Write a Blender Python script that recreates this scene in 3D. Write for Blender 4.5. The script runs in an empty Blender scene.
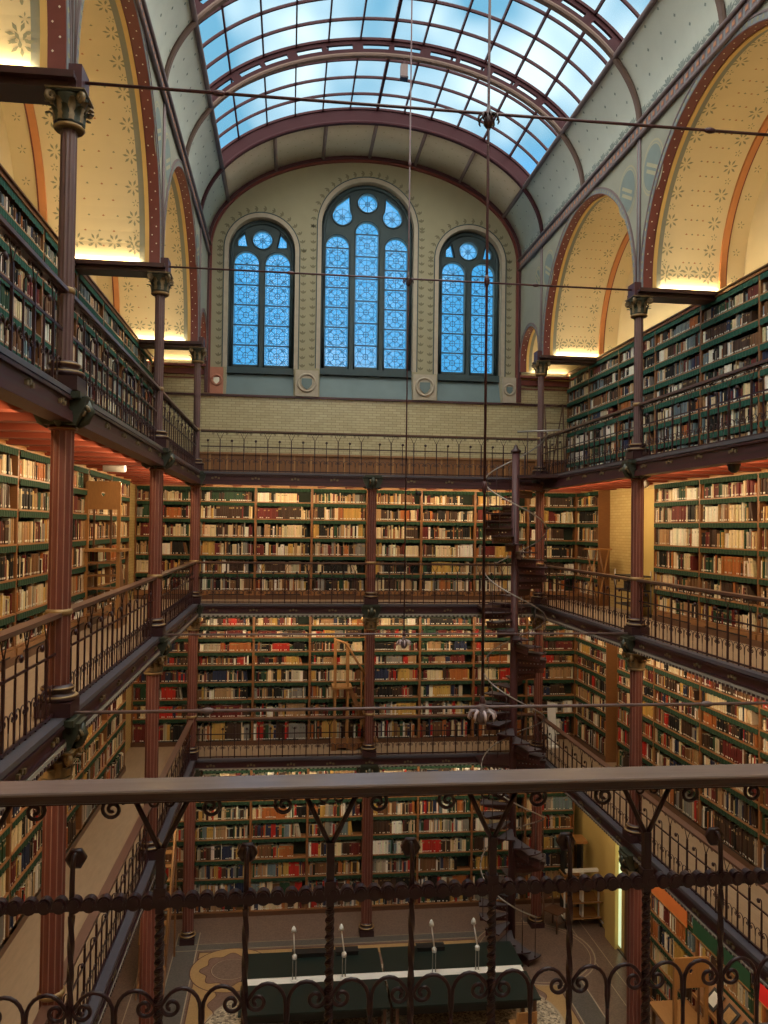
import bpy, math, random
from mathutils import Vector, Matrix
from mathutils.geometry import tessellate_polygon
random.seed(7)
PI = math.pi
SC = bpy.context.scene
COL = SC.collection
E0 = 9.35                                   # eye height above the ground floor
XL, XR = -2.10, 5.95                        # column lines of the nave
CX = (XL+XR)/2
WL, WR, WB, WF = -3.63, 7.52, 20.40, -1.0   # outer walls
FL, FR, FB = -3.40, 7.27, 19.60             # fronts of the bookcases
BAY = 5.377
YC = [18.50, 18.50-BAY, 18.50-2*BAY, 18.50-3*BAY]
G = [0.0, 4.08, 7.574, 10.566]             # floor levels
RAILH = 0.955
ZT, ZS = 13.50, 16.35                       # tie rods, vault springing

# ------------------------------------------------------------------ materials
def newmat(name):
    m = bpy.data.materials.new(name); m.use_nodes = True
    nt = m.node_tree; b = nt.nodes['Principled BSDF']
    return m, nt, b
def N(nt, t, **kw):
    n = nt.nodes.new(t)
    for k, v in kw.items(): setattr(n, k, v)
    return n
def mat(name, col, rough=.5, metal=0, var=.12, scale=6, bump=0, stretch=(1,1,1), spec=.5):
    m, nt, b = newmat(name)
    b.inputs['Roughness'].default_value = rough; b.inputs['Metallic'].default_value = metal
    b.inputs['Specular IOR Level'].default_value = spec
    tc = N(nt,'ShaderNodeTexCoord'); mp = N(nt,'ShaderNodeMapping'); mp.inputs['Scale'].default_value = stretch
    no = N(nt,'ShaderNodeTexNoise'); no.inputs['Scale'].default_value = scale; no.inputs['Detail'].default_value = 4
    mx = N(nt,'ShaderNodeMix', data_type='RGBA')
    nt.links.new(tc.outputs['Object'], mp.inputs['Vector']); nt.links.new(mp.outputs['Vector'], no.inputs['Vector'])
    nt.links.new(no.outputs['Fac'], mx.inputs['Factor'])
    mx.inputs['A'].default_value = [c*(1-var) for c in col]+[1]; mx.inputs['B'].default_value = [min(1,c*(1+var)) for c in col]+[1]
    nt.links.new(mx.outputs['Result'], b.inputs['Base Color'])
    if bump:
        bp = N(nt,'ShaderNodeBump'); bp.inputs['Strength'].default_value = bump; bp.inputs['Distance'].default_value = .01
        nt.links.new(no.outputs['Fac'], bp.inputs['Height']); nt.links.new(bp.outputs['Normal'], b.inputs['Normal'])
    return m
def tilemat(name, c1, c2, cm, axis, w=.21, h=.066, rough=.25):
    m, nt, b = newmat(name); b.inputs['Roughness'].default_value = rough
    g = N(nt,'ShaderNodeNewGeometry'); s = N(nt,'ShaderNodeSeparateXYZ'); c = N(nt,'ShaderNodeCombineXYZ')
    nt.links.new(g.outputs['Position'], s.inputs[0]); nt.links.new(s.outputs[axis], c.inputs[0]); nt.links.new(s.outputs['Z'], c.inputs[1])
    br = N(nt,'ShaderNodeTexBrick'); nt.links.new(c.outputs[0], br.inputs['Vector'])
    br.inputs['Scale'].default_value = 1; br.inputs['Brick Width'].default_value = w; br.inputs['Row Height'].default_value = h
    br.inputs['Mortar Size'].default_value = .006; br.inputs['Mortar Smooth'].default_value = .3
    for k, v in (('Color1',c1),('Color2',c2),('Mortar',cm)): br.inputs[k].default_value = list(v)+[1]
    nt.links.new(br.outputs['Color'], b.inputs['Base Color'])
    return m
def terrazzo(name, base, chips, scale=60, rough=.35, amt=.5):
    m, nt, b = newmat(name); b.inputs['Roughness'].default_value = rough
    g = N(nt,'ShaderNodeNewGeometry'); v = N(nt,'ShaderNodeTexVoronoi'); v.inputs['Scale'].default_value = scale
    nt.links.new(g.outputs['Position'], v.inputs['Vector'])
    s = N(nt,'ShaderNodeSeparateColor'); nt.links.new(v.outputs['Color'], s.inputs[0])
    mx = N(nt,'ShaderNodeMix', data_type='RGBA'); mx.inputs['A'].default_value = list(base)+[1]; mx.inputs['B'].default_value = list(chips)+[1]
    mu = N(nt,'ShaderNodeMath', operation='MULTIPLY'); mu.inputs[1].default_value = amt
    nt.links.new(s.outputs[0], mu.inputs[0]); nt.links.new(mu.outputs[0], mx.inputs['Factor']); nt.links.new(mx.outputs['Result'], b.inputs['Base Color'])
    return m
def attrmat(name, rough=.55):
    m, nt, b = newmat(name); b.inputs['Roughness'].default_value = rough; b.inputs['Specular IOR Level'].default_value = .3
    a = N(nt,'ShaderNodeAttribute'); a.attribute_name = 'Col'
    tc = N(nt,'ShaderNodeTexCoord'); no = N(nt,'ShaderNodeTexNoise'); no.inputs['Scale'].default_value = 40
    nt.links.new(tc.outputs['Object'], no.inputs['Vector'])
    mr = N(nt,'ShaderNodeMapRange'); mr.inputs['To Min'].default_value = .75; mr.inputs['To Max'].default_value = 1.2
    nt.links.new(no.outputs['Fac'], mr.inputs['Value'])
    vm = N(nt,'ShaderNodeVectorMath', operation='SCALE'); nt.links.new(a.outputs['Color'], vm.inputs[0]); nt.links.new(mr.outputs['Result'], vm.inputs['Scale'])
    nt.links.new(vm.outputs[0], b.inputs['Base Color'])
    return m
def glassmat(name, tint, gloss=.06, scatter=0.0, wavy=0.0):
    m, nt, b = newmat(name); nt.nodes.remove(b)
    out = nt.nodes['Material Output']
    tr = N(nt,'ShaderNodeBsdfTransparent'); tr.inputs[0].default_value = list(tint)+[1]
    gl = N(nt,'ShaderNodeBsdfGlossy'); gl.inputs['Roughness'].default_value = .12
    tl = N(nt,'ShaderNodeBsdfTranslucent'); tl.inputs[0].default_value = [tint[0]*.42,tint[1]*.68,tint[2]*.85,1]
    m1 = N(nt,'ShaderNodeMixShader'); m1.inputs[0].default_value = scatter
    m2 = N(nt,'ShaderNodeMixShader'); m2.inputs[0].default_value = gloss
    nt.links.new(tr.outputs[0], m1.inputs[1]); nt.links.new(tl.outputs[0], m1.inputs[2])
    nt.links.new(m1.outputs[0], m2.inputs[1]); nt.links.new(gl.outputs[0], m2.inputs[2]); nt.links.new(m2.outputs[0], out.inputs[0])
    if wavy:
        g = N(nt,'ShaderNodeNewGeometry'); no = N(nt,'ShaderNodeTexNoise'); no.inputs['Scale'].default_value = wavy
        mx = N(nt,'ShaderNodeMix', data_type='RGBA'); mx.inputs['A'].default_value = [c*.75 for c in tint]+[1]; mx.inputs['B'].default_value = [min(1,c*1.2) for c in tint]+[1]
        nt.links.new(g.outputs['Position'], no.inputs['Vector']); nt.links.new(no.outputs['Fac'], mx.inputs['Factor']); nt.links.new(mx.outputs['Result'], tr.inputs[0])
    return m
def emis(name, col, s):
    m, nt, b = newmat(name); b.inputs['Base Color'].default_value = list(col)+[1]
    b.inputs['Emission Color'].default_value = list(col)+[1]; b.inputs['Emission Strength'].default_value = s
    return m
M = dict(
 iron=mat('painted_iron', (.042,.015,.017), .38, .0, .2, 14),
 iron_dark=mat('dark_wrought_iron', (.031,.0085,.0115), .38, .0, .2, 20, spec=.45),
 shaft=mat('oxblood_paint', (.135,.038,.028), .40, 0, .2, 8),
 shaft_up=mat('plum_paint', (.115,.058,.060), .42, 0, .2, 8),
 stripe=mat('pale_stripe_paint', (.34,.19,.15), .45),
 gold=mat('old_gilding', (.28,.18,.08), .42, .35, .25, 20),
 leaf=mat('verdigris_paint', (.040,.045,.030), .42, .1, .35, 30),
 leafgold=mat('gilded_leaf_paint', (.19,.135,.07), .45, .2, .4, 30),
 slate=mat('slate_blue_kerb', (.090,.082,.098), .35, 0, .15, 12),
 dentil=mat('grey_dentil_paint', (.32,.29,.24), .6),
 oak=mat('oak_wood', (.20,.085,.030), .45, 0, .3, 5, .15, (2,2,14)),
 oak_h=mat('oak_shelf_board', (.26,.12,.045), .42, 0, .25, 5, .1, (10,2,2)),
 oak_light=mat('honey_oak', (.34,.165,.055), .4, 0, .22, 5, .1, (8,2,2)),
 walnut=mat('dark_stained_wood', (.105,.047,.024), .4, 0, .3, 5, .1, (2,2,10)),
 railedge=mat('dark_rail_moulding', (.045,.018,.016), .30, 0, .2, 6),
 railwood=mat('polished_rail_wood', (.20,.145,.13), .22, 0, .25, 4, .05, (1,8,8)),
 railbrown=mat('brown_rail_wood', (.105,.052,.037), .3, 0, .25, 4, .05, (1,8,8)),
 planks=mat('worn_gallery_planks', (.28,.195,.125), .5, 0, .22, 4, .1, (6,1,1)),
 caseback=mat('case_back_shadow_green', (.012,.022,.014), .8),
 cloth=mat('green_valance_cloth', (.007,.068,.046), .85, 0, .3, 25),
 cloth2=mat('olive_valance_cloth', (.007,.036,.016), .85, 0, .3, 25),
 redpaint=mat('vermilion_paint', (.25,.048,.022), .55, 0, .1, 3),
 redboard=mat('red_soffit_boards', (.19,.038,.018), .6, 0, .18, 3, 0, (1,10,1)),
 ribpaint=mat('dull_maroon_rib_paint', (.040,.011,.015), .6, 0, .12, 6, spec=.15), ribline=mat('brown_rib_edge', (.13,.085,.07), .6, spec=.2),
 plaster=mat('olive_plaster', (.30,.275,.18), .85, 0, .10, 2.5, .05),
 cream=mat('cream_plaster', (.66,.53,.31), .85, 0, .07, 2.5, .03),
 yellow=mat('ochre_wall_paint', (.58,.42,.14), .7, 0, .08, 3),
 cove=mat('pale_grey_vault_paint', (.47,.50,.45), .85, 0, .10, 3),
 endpanel=mat('beige_panel_paint', (.42,.36,.28), .85, 0, .08, 3),
 spandrel=mat('grey_green_wall_paint', (.235,.235,.19), .85, 0, .10, 3),
 mauve=mat('mauve_moulding_paint', (.15,.105,.105), .6, 0, .15, 10),
 bluegrey=mat('blue_grey_border', (.17,.18,.195), .75, 0, .15, 10),
 ornament=mat('ornament_grey_green', (.26,.245,.15), .85),
 ornament2=mat('ornament_slate', (.20,.24,.225), .85),
 roundgrey=mat('slate_roundel_paint', (.15,.185,.175), .85), ornred=mat('ornament_brick_red', (.42,.18,.09), .85),
 archred=mat('arch_red_paint', (.16,.038,.030), .6, 0, .15, 8),
 orange=mat('orange_rib_paint', (.52,.20,.065), .6),
 goldline=mat('ochre_line_paint', (.62,.40,.13), .6),
 whitedot=mat('white_paint_dot', (.75,.68,.56), .7),
 maroon=mat('maroon_steel', (.062,.019,.024), .42, 0, .12, 6),
 winframe=mat('dark_teal_stone', (.028,.052,.060), .6, 0, .2, 8),
 sill=mat('blue_grey_sill', (.115,.165,.175), .6, 0, .15, 3),
 stone=mat('carved_stone', (.38,.33,.26), .8, 0, .2, 8, .2),
 pinkstone=mat('red_shield_stone', (.42,.17,.11), .8, 0, .2, 8, .2),
 lead=mat('lead_came', (.035,.09,.15), .5),
 leafdark=mat('painted_leaf_border', (.16,.145,.09), .85),
 tile_b=tilemat('cream_glazed_brick_nave', (.48,.42,.26),(.41,.35,.21),(.25,.21,.12),'X'),
 tile_s=tilemat('cream_glazed_brick_aisle', (.60,.46,.20),(.54,.40,.17),(.44,.33,.13),'Y'),
 terr=terrazzo('brown_terrazzo', (.11,.070,.055),(.25,.17,.13),45,.3,.6),
 terrg=terrazzo('grey_terrazzo', (.075,.068,.062),(.16,.145,.13),45,.3,.5),
 terry=terrazzo('ochre_terrazzo', (.33,.20,.085),(.46,.31,.15),45,.3,.5),
 terrw=terrazzo('speckled_granite', (.09,.065,.05),(.62,.52,.38),26,.35,1.0),
 terrr=terrazzo('plum_terrazzo', (.14,.078,.060),(.27,.18,.14),45,.3,.5),
 line=mat('pale_stone_line', (.38,.31,.23), .5), lined=mat('dark_stone_line', (.10,.045,.035), .5),
 baize=mat('dark_green_desk_top', (.006,.016,.014), .42, 0, .2, 4), 
 white=mat('white_enamel', (.78,.78,.76), .35), steel=mat('grey_steel', (.33,.31,.29), .35, .5),
 black=mat('black_rubber', (.012,.012,.013), .5),
 glass=glassmat('frosted_skylight_glass', (.90,.96,1.0), .04, .06),
 bluegl=glassmat('blue_tinted_leaded_glass', (.66,.97,1.0), .05, .03, 9.),
 book=attrmat('bookcloth'), lamp=emis('lamp_white', (1,.93,.8), 1.2), dglow=emis('door_glow', (.70,.85,.52), .7),
 red=mat('bright_red_board', (.62,.02,.02), .5), greenboard=mat('dark_green_board', (.012,.06,.03), .5), orangeboard=mat('orange_board', (.50,.14,.035), .5),
)
# ------------------------------------------------------------------ mesh builder
class MB:
    def __init__(s): s.v=[]; s.f=[]; s.m=[]; s.mats=[]; s.sm=[]
    def mi(s, m):
        if m not in s.mats: s.mats.append(m)
        return s.mats.index(m)
    def add(s, vs, fs, m, smooth=False):
        o=len(s.v); s.v += [tuple(p) for p in vs]; k=s.mi(m)
        for f in fs: s.f.append(tuple(i+o for i in f)); s.m.append(k); s.sm.append(smooth)
    def box(s, x0,x1,y0,y1,z0,z1,m):
        s.add([(x0,y0,z0),(x1,y0,z0),(x1,y1,z0),(x0,y1,z0),(x0,y0,z1),(x1,y0,z1),(x1,y1,z1),(x0,y1,z1)],
              [(3,2,1,0),(4,5,6,7),(0,1,5,4),(1,2,6,5),(2,3,7,6),(3,0,4,7)], m)
    def tube(s, pts, r, m, seg=6, closed=False, twist=0, smooth=True, cap=True):
        pts=[Vector(p) for p in pts]; n=len(pts); rs = r if isinstance(r,(list,tuple)) else [r]*n
        up=None; vs=[]
        for i,p in enumerate(pts):
            a=pts[(i-1)%n] if (closed or i>0) else p; b=pts[(i+1)%n] if (closed or i<n-1) else p
            t=(b-a); t = t.normalized() if t.length>1e-9 else Vector((0,0,1))
            if up is None: up = Vector((1,0,0)) if abs(t.x)<.9 else Vector((0,1,0))
            u=(up-t*up.dot(t)); u = u.normalized() if u.length>1e-6 else t.orthogonal().normalized(); w=t.cross(u); up=u
            for k in range(seg):
                an=2*PI*k/seg+twist*i; vs.append(p+(u*math.cos(an)+w*math.sin(an))*rs[i])
        fs=[]
        for i in range(n if closed else n-1):
            for k in range(seg):
                j=(i+1)%n; fs.append((i*seg+k,i*seg+(k+1)%seg,j*seg+(k+1)%seg,j*seg+k))
        if not closed and cap: fs += [tuple(range(seg))[::-1], tuple((n-1)*seg+k for k in range(seg))]
        s.add(vs,fs,m,smooth)
    def lathe(s, prof, c, m, seg=16, flute=0, smooth=True):
        vs=[];n=len(prof)
        for (r,z) in prof:
            for k in range(seg):
                rr=r*(1-(flute if k%2 else 0)); a=2*PI*k/seg; vs.append((c[0]+rr*math.cos(a),c[1]+rr*math.sin(a),c[2]+z))
        fs=[(i*seg+k,i*seg+(k+1)%seg,(i+1)*seg+(k+1)%seg,(i+1)*seg+k) for i in range(n-1) for k in range(seg)]
        fs += [tuple(range(seg))[::-1], tuple((n-1)*seg+k for k in range(seg))]
        s.add(vs,fs,m,smooth)
    def plate(s, outer, holes, fn, w0, w1, m, mside=None):
        loops=[outer]+holes; flat=[p for l in loops for p in l]
        tr=tessellate_polygon([[Vector((p[0],p[1],0)) for p in l] for l in loops])
        n=len(flat); vs=[fn(p[0],p[1],w0) for p in flat]+[fn(p[0],p[1],w1) for p in flat]
        s.add(vs,[tuple(t) for t in tr]+[tuple(i+n for i in reversed(t)) for t in tr],m)
        fs=[];o=0
        for l in loops:
            k=len(l); fs += [(o+i,o+(i+1)%k,o+(i+1)%k+n,o+i+n) for i in range(k)]; o+=k
        s.add(vs,fs,mside or m)
    def sweep(s, path, prof, fn, m, closed=False, smooth=False):
        # path: list of (u,v,nu,nv) in-plane points with outward normal; prof: list of (offset along normal, depth w)
        vs=[]
        for (u,v,nu,nv) in path:
            for (a,w) in prof: vs.append(fn(u+nu*a,v+nv*a,w))
        k=len(prof);n=len(path)
        fs=[(i*k+j,i*k+(j+1)%k,((i+1)%n)*k+(j+1)%k,((i+1)%n)*k+j) for i in range(n if closed else n-1) for j in range(k)]
        s.add(vs,fs,m,smooth)
    def mesh(s, name):
        me=bpy.data.meshes.new(name); me.from_pydata(s.v,[],s.f); 
        for m in s.mats: me.materials.append(M[m])
        me.polygons.foreach_set('material_index',s.m); me.polygons.foreach_set('use_smooth',s.sm); me.update()
        return me
    def build(s, name, parent=None, loc=(0,0,0), rot=0, **kw):
        return link(name, s.mesh(name), parent, loc, rot, **kw)
def link(name, data, parent=None, loc=(0,0,0), rot=0, label=None, cat=None, group=None, kind=None):
    o=bpy.data.objects.new(name,data); COL.objects.link(o); o.location=loc
    o.rotation_euler=(0,0,rot)
    if parent: o.parent=parent
    for k,v in (('label',label),('category',cat),('group',group),('kind',kind)):
        if v: o[k]=v
    return o
def thing(name, label, cat, loc=(0,0,0), rot=0, group=None, kind=None):
    return link(name,None,None,loc,rot,label,cat,group,kind)
def arc(cx,cz,r,a0,a1,n,rz=None):
    return [(cx+r*math.cos(a0+(a1-a0)*i/n), cz+(rz or r)*math.sin(a0+(a1-a0)*i/n)) for i in range(n+1)]
XZ=lambda u,v,w:(u,w,v)      # plane facing along Y
YZ=lambda u,v,w:(w,u,v)      # plane facing along X
PL=['left','right']; ORD=['first','second','third','fourth','fifth','sixth','seventh','eighth','ninth','tenth']

# ------------------------------------------------------------------ floor
b=MB(); b.box(WL,WR,WF,WB,-.2,0,'terr')
def fpoly(pts,z,m): b.add([(x,y,z) for x,y in pts],[tuple(range(len(pts)))],m)
def frect(x0,x1,y0,y1,z,m): fpoly([(x0,y0),(x1,y0),(x1,y1),(x0,y1)],z,m)
def fstrip(a,c,z,m):   # between two equally long point lists
    n=len(a); b.add([(x,y,z) for x,y in a]+[(x,y,z) for x,y in c],[(i,i+1,n+i+1,n+i) for i in range(n-1)],m)
def circ(cx,cy,r,n=40,lobe=0,k=8,ry=1): return [(cx+(r+lobe*math.cos(k*t))*math.cos(t),cy+ry*(r+lobe*math.cos(k*t))*math.sin(t)) for t in [2*PI*i/n for i in range(n)]]
for x in (XL,XR):
    frect(x-.24,x+.24,2,18.9,.001,'terrg')
    for d in (-.24,.24): frect(x+d-.012,x+d+.012,2,18.9,.002,'line')
frect(XL-.24,XR+.24,18.12,18.36,.0015,'terrg'); frect(XL-.24,XR+.24,18.36,18.375,.002,'line'); frect(XL-.24,XR+.24,18.10,18.12,.002,'line')
for x in (-2.95,6.75,7.05): frect(x-.01,x+.01,2,19.5,.002,'line')
FX0,FX1,FY0,FY1=XL+.32,XR-.32,3.5,18.0
frect(FX0,FX1,FY0,FY1,.001,'terry')
def wavy(x0,y0,x1,y1,amp,per):
    L=math.hypot(x1-x0,y1-y0);n=int(L/.05);ux,uy=(x1-x0)/L,(y1-y0)/L
    return [(x0+ux*L*i/n-uy*amp*math.sin(2*PI*L*i/n/per),y0+uy*L*i/n+ux*amp*math.sin(2*PI*L*i/n/per)) for i in range(n+1)]
inn=.42
for (p,q) in (((FX0+inn,FY0),(FX0+inn,FY1)),((FX1-inn,FY0),(FX1-inn,FY1)),((FX0,FY1-inn),(FX1,FY1-inn))):
    w=wavy(p[0],p[1],q[0],q[1],.07,.62); w2=wavy(p[0],p[1],q[0],q[1],.07,.62)
    dx,dy=(.022,0) if p[0]==q[0] else (0,.022)
    fstrip(w,[(x+dx,y+dy) for x,y in w],.004,'lined')
# inner field inside the waves
wl=wavy(FX0+inn,FY0,FX0+inn,FY1-inn,.07,.62); wr=wavy(FX1-inn,FY0,FX1-inn,FY1-inn,.07,.62)
fstrip(wl,wr,.002,'terrr')
ww=wavy(FX0,FY1-inn,FX1,FY1-inn,.07,.62); fstrip(ww,[(x,FY1-1.1) for x,_ in ww],.0025,'terrr')
frect(FX0-.02,FX1+.02,FY1,FY1+.03,.004,'lined')
for x in (FX0-.025,FX1): frect(x,x+.025,FY0,FY1,.004,'lined')
for cx in (FX0+.72,):
    cy=17.28
    fpoly(circ(cx,cy,.86),.005,'lined'); fpoly(circ(cx,cy,.835),.006,'terry')
    fpoly(circ(cx,cy,.60,80,.06),.007,'lined'); fpoly(circ(cx,cy,.575,80,.06),.008,'terrr')
    fpoly(circ(cx,cy,.42),.009,'lined'); fpoly(circ(cx,cy,.405),.010,'line'); fpoly(circ(cx,cy,.39),.011,'terr')
for r_,m_ in ((1.32,'line'),(1.29,'terrr'),(1.22,'line'),(1.20,'terr')): fpoly(circ(5.55,17.35,r_),.012+.001*(1.32-r_)*10,m_)
fpoly([(x,y) for x,y in arc(CX,15.0,3.45,0,2*PI,60,2.2)][:-1],.0035,'line')
fpoly([(x,y) for x,y in arc(CX,15.0,3.40,0,2*PI,60,2.15)][:-1],.0045,'terrw')
b.build('floor',kind='structure',label='patterned terrazzo floor with wavy ochre bands and lobed medallions')

# ------------------------------------------------------------------ outer walls
SIDE=[('left',WL,-1),('right',WR,1)]; UPX={-1:-4.25,1:7.76}
for nm,x,sg in SIDE:
    b=MB(); lo,hi=(x-.85,x) if sg<0 else (x,x+.5); u0,u1=sorted((UPX[sg],UPX[sg]+sg*.3))
    b.box(lo,hi,WF,WB,0,G[1],'yellow'); b.box(lo,hi,WF,WB,G[1],13.2,'tile_s'); b.box(u0,u1,WF,WB,13.2,17.2,'cream')
    b.build('wall_'+nm,kind='structure')
b=MB(); b.box(WL-.3,WR+.3,WF-.3,WF,0,17.2,'cream'); b.build('wall_front',kind='structure')

# back wall with three arched window openings
WINS=[(-.765,.79,13.34,16.35),(1.93,1.145,13.38,17.07),(4.625,.79,13.34,16.35)]  # centre, half width, sill, springing
def arch_outline(cx,hw,z0,zs,n=24): return [(cx-hw,z0),(cx+hw,z0)]+arc(cx,zs,hw,0,PI,n)
b=MB()
b.box(WL-.85,WR+.5,WB,WB+.6,0,12.64,'tile_b')
_t=[(CX+4.15*math.sin(a),16.35+2.62*math.cos(a)) for a in [1.22-2.44*i/40 for i in range(41)]]; outer=[(WL-.85,12.64),(WR+.5,12.64),(WR+.5,17.0),(_t[0][0]+.1,17.0)]+_t+[(_t[-1][0]-.1,17.0),(WL-.85,17.0)]
b.plate(outer,[arch_outline(c,h+.05,12.67,s) for c,h,z,s in WINS],XZ,WB,WB+.5,'plaster','stone')
# tiled zone beside the nave up to the lunettes
b.box(WL,XL+.02,WB-.03,WB,12.64,13.2,'tile_b'); b.box(XR-.02,WR,WB-.03,WB,12.64,13.2,'tile_b')
b.build('wall_back',kind='structure')
# mouldings, painted leaf borders round the windows
b=MB()
b.box(WL,WR,WB-.06,WB-.001,12.60,12.65,'maroon')
for x0,x1 in ((WL,XL-.05),(XR+.05,WR)):
    b.box(x0,x1,WB-.10,WB-.031,13.12,13.26,'archred'); b.box(x0,x1,WB-.08,WB-.031,13.26,13.30,'goldline'); b.box(x0,x1,WB-.05,WB-.031,13.02,13.05,'archred')
b.build('trim_1',kind='structure')
b=MB()
for c,h,z,s in WINS:
    P=[(c-h-.05,z,-1,0)]+[(c+(h+.05)*math.cos(a),s+(h+.05)*math.sin(a),math.cos(a),math.sin(a)) for a in [PI-PI*i/32 for i in range(33)]]+[(c+h+.05,z,1,0)]
    b.sweep(P,[(0,WB-.02),(.10,WB-.02),(.10,WB+.05),(0,WB+.05)],XZ,'stone')
    b.sweep(P,[(.10,WB-.026),(.125,WB-.026),(.125,WB+.05),(.10,WB+.05)],XZ,'winframe')
b.build('trim_2',kind='structure')
b=MB()
def decal(b,c,ex,ey,pts,m): b.add([Vector(c)+Vector(ex)*u+Vector(ey)*v for u,v in pts],[tuple(range(len(pts)))],m)
for c,h,z,s in WINS:
    R=h+.26; path=[]
    zz=z+.05
    while zz<s: path.append((c-R,zz,PI/2)); path.append((c+R,zz,PI/2)); zz+=.21
    na=int(PI*R/.21)
    for i in range(na+1):
        a=PI*i/na; path.append((c+R*math.cos(a),s+R*math.sin(a),a+PI/2))
    for i,(x,zc,a) in enumerate(path):
        for q,da in ((0,.75),(1,-.75),(2,0)):
            t=Vector((math.cos(a+da),0,math.sin(a+da))); nrm=Vector((-math.sin(a+da),0,math.cos(a+da)))
            decal(b,(x,WB-.004,zc),t,nrm,[(0,0),(.06,.022),(.115,0),(.06,-.022)],'leafdark')
    for (x,zc,a) in path:
        t=Vector((math.cos(a),0,math.sin(a))); nn=Vector((-math.sin(a),0,math.cos(a)))
        decal(b,(x,WB-.003,zc),t,nn,[(-.11,-.10),(.11,-.10),(.11,-.088),(-.11,-.088)],'whitedot') if False else None
        decal(b,Vector((x,WB-.003,zc))+t*.10,t,nn,[(-.02,0),(0,.02),(.02,0),(0,-.02)],'stone')
b.build('trim_3',kind='structure',label='painted leaf borders round the three arched windows')

# ------------------------------------------------------------------ windows
def lancet(cx,hw,z0,zt): return [(cx-hw,z0),(cx+hw,z0)]+arc(cx,zt-hw,hw,0,PI,14)
def cpoly(cx,cz,r,n=24): return [(cx+r*math.cos(2*PI*i/n),cz+r*math.sin(2*PI*i/n)) for i in range(n)]
def teardrop(sx,cx):
    pts=[]; bx,bz,r=.655,8.08+E0,.255
    for i in range(19):
        a=math.radians(-230+ i*(250)/18); pts.append((bx+r*math.cos(a),bz+r*math.sin(a)))
    pts=[(bx+r*math.cos(math.radians(a)),bz+r*math.sin(math.radians(a))) for a in range(-215,36,14)]
    pts += [(.80,8.36+E0),(.68,8.46+E0),(.475,8.62+E0),(.47,8.45+E0),(.455,8.30+E0)]
    return [(cx+sx*x,z) for x,z in pts]
def winthing(i,c,h,z,s):
    w=link('window_%d'%(i+1),None,kind='structure',label=['tall two-light arched window','widest three-light arched window in the middle','two-light arched window behind the hanging rod'][i])
    Y0=WB+.22
    if i==1:
        L=[(-.77,.30,7.58),(0,.30,7.97),(.77,.30,7.58)]; holes=[lancet(c+x,hw,z+.12,zt+E0) for x,hw,zt in L]
        rounds=[(c,8.45+E0,.26)]; tears=[teardrop(-1,c),teardrop(1,c)]
    else:
        L=[(-.395,.31,7.03),(.395,.31,7.03)]; holes=[lancet(c+x,hw,z+.12,zt+E0) for x,hw,zt in L]
        rounds=[(c,7.34+E0,.25)]; tears=[[(c+sx*.62,7.14+E0),(c+sx*.62,7.33+E0),(c+sx*.46,7.50+E0),(c+sx*.38,7.14+E0)] for sx in (-1,1)]
    hs=holes+[cpoly(*r) for r in rounds]+tears
    b=MB(); b.plate(arch_outline(c,h+.06,z-.02,s),hs,XZ,Y0,Y0+.16,'winframe')
    # raised mouldings round every light
    for hl in hs:
        n=len(hl); mx=sum(p[0] for p in hl)/n; mz=sum(p[1] for p in hl)/n
        b.tube([(p[0]+(p[0]-mx)*.05,Y0-.005,p[1]+(p[1]-mz)*.02) for p in hl],.022,'winframe',5,closed=True)
    P=arch_outline(c,h-.02,z+.03,s)
    b.tube([(x,Y0-.01,zz) for x,zz in P],.05,'winframe',6,closed=True)
    b.box(c-h-.05,c+h+.05,Y0-.08,Y0+.1,z-.05,z+.05,'winframe')
    b.build('window_frame',w)
    b=MB()
    b.add([(x,Y0+.10,zz) for x,zz in arch_outline(c,h,z,s)],[tuple(range(27))],'bluegl'); b.build('glass',w)
    b=MB(); yl=Y0+.085
    def ln(x0,z0,x1,z1,t=.008):
        d=Vector((x1-x0,0,z1-z0)); l=d.length
        if l<1e-5: return
        d/=l; n=Vector((-d.z,0,d.x)); a=Vector((x0,yl,z0)); q=Vector((x1,yl,z1)); 
        b.add([a-n*t,q-n*t,q+n*t,a+n*t],[(0,1,2,3)],'lead')
    def ring(cx,cz,r,t=.0075,n=14):
        P=[(cx+r*math.cos(2*PI*k/n),cz+r*math.sin(2*PI*k/n)) for k in range(n)]
        for k in range(n): ln(*P[k],*P[(k+1)%n],t)
    for (x,hw,zt) in L:
        top=zt+E0; z0=z+.12; rows=5 if i!=1 else 6; spring=top-hw; step=(spring-.02-z0)/rows*1.0
        for k in range(rows+1): ln(c+x-hw,z0+k*step,c+x+hw,z0+k*step,.02)
        ln(c+x,z0,c+x,top,.0055)
        for sx in (-1,1): ln(c+x+sx*hw*.93,z0,c+x+sx*hw*.93,spring,.0055)
        for k in range(rows):
            zc=z0+(k+.5)*step
            ring(c+x,zc,.07); ring(c+x,zc,.21,.0055,16)
            for sx in (-1,1):
                for sz in (-1,1):
                    ln(c+x+sx*.05,zc+sz*.05,c+x+sx*hw*.9,zc+sz*step*.46,.0055); ring(c+x+sx*hw*.55,zc+sz*step*.30,.045,.0055,8)
                    ln(c+x+sx*hw*.2,zc+sz*step*.46,c+x+sx*hw*.9,zc+sz*step*.12,.0055)
                ln(c+x,zc,c+x+sx*hw*.9,zc,.0055)
        for an in (30,60,90,120,150): ln(c+x,spring,c+x+hw*math.cos(math.radians(an)),spring+hw*math.sin(math.radians(an)),.0055)
        ring(c+x,spring,hw*.5,.0055)
    for (cx,cz,r) in rounds+([(c-.655,8.08+E0,.25),(c+.655,8.08+E0,.25)] if i==1 else []):
        for k in range(8): ln(cx,cz,cx+r*math.cos(PI*k/4),cz+r*math.sin(PI*k/4),.0055)
        ring(cx,cz,.06); ring(cx,cz,r*.85,.0055)
    b.build('leading',w)
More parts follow.
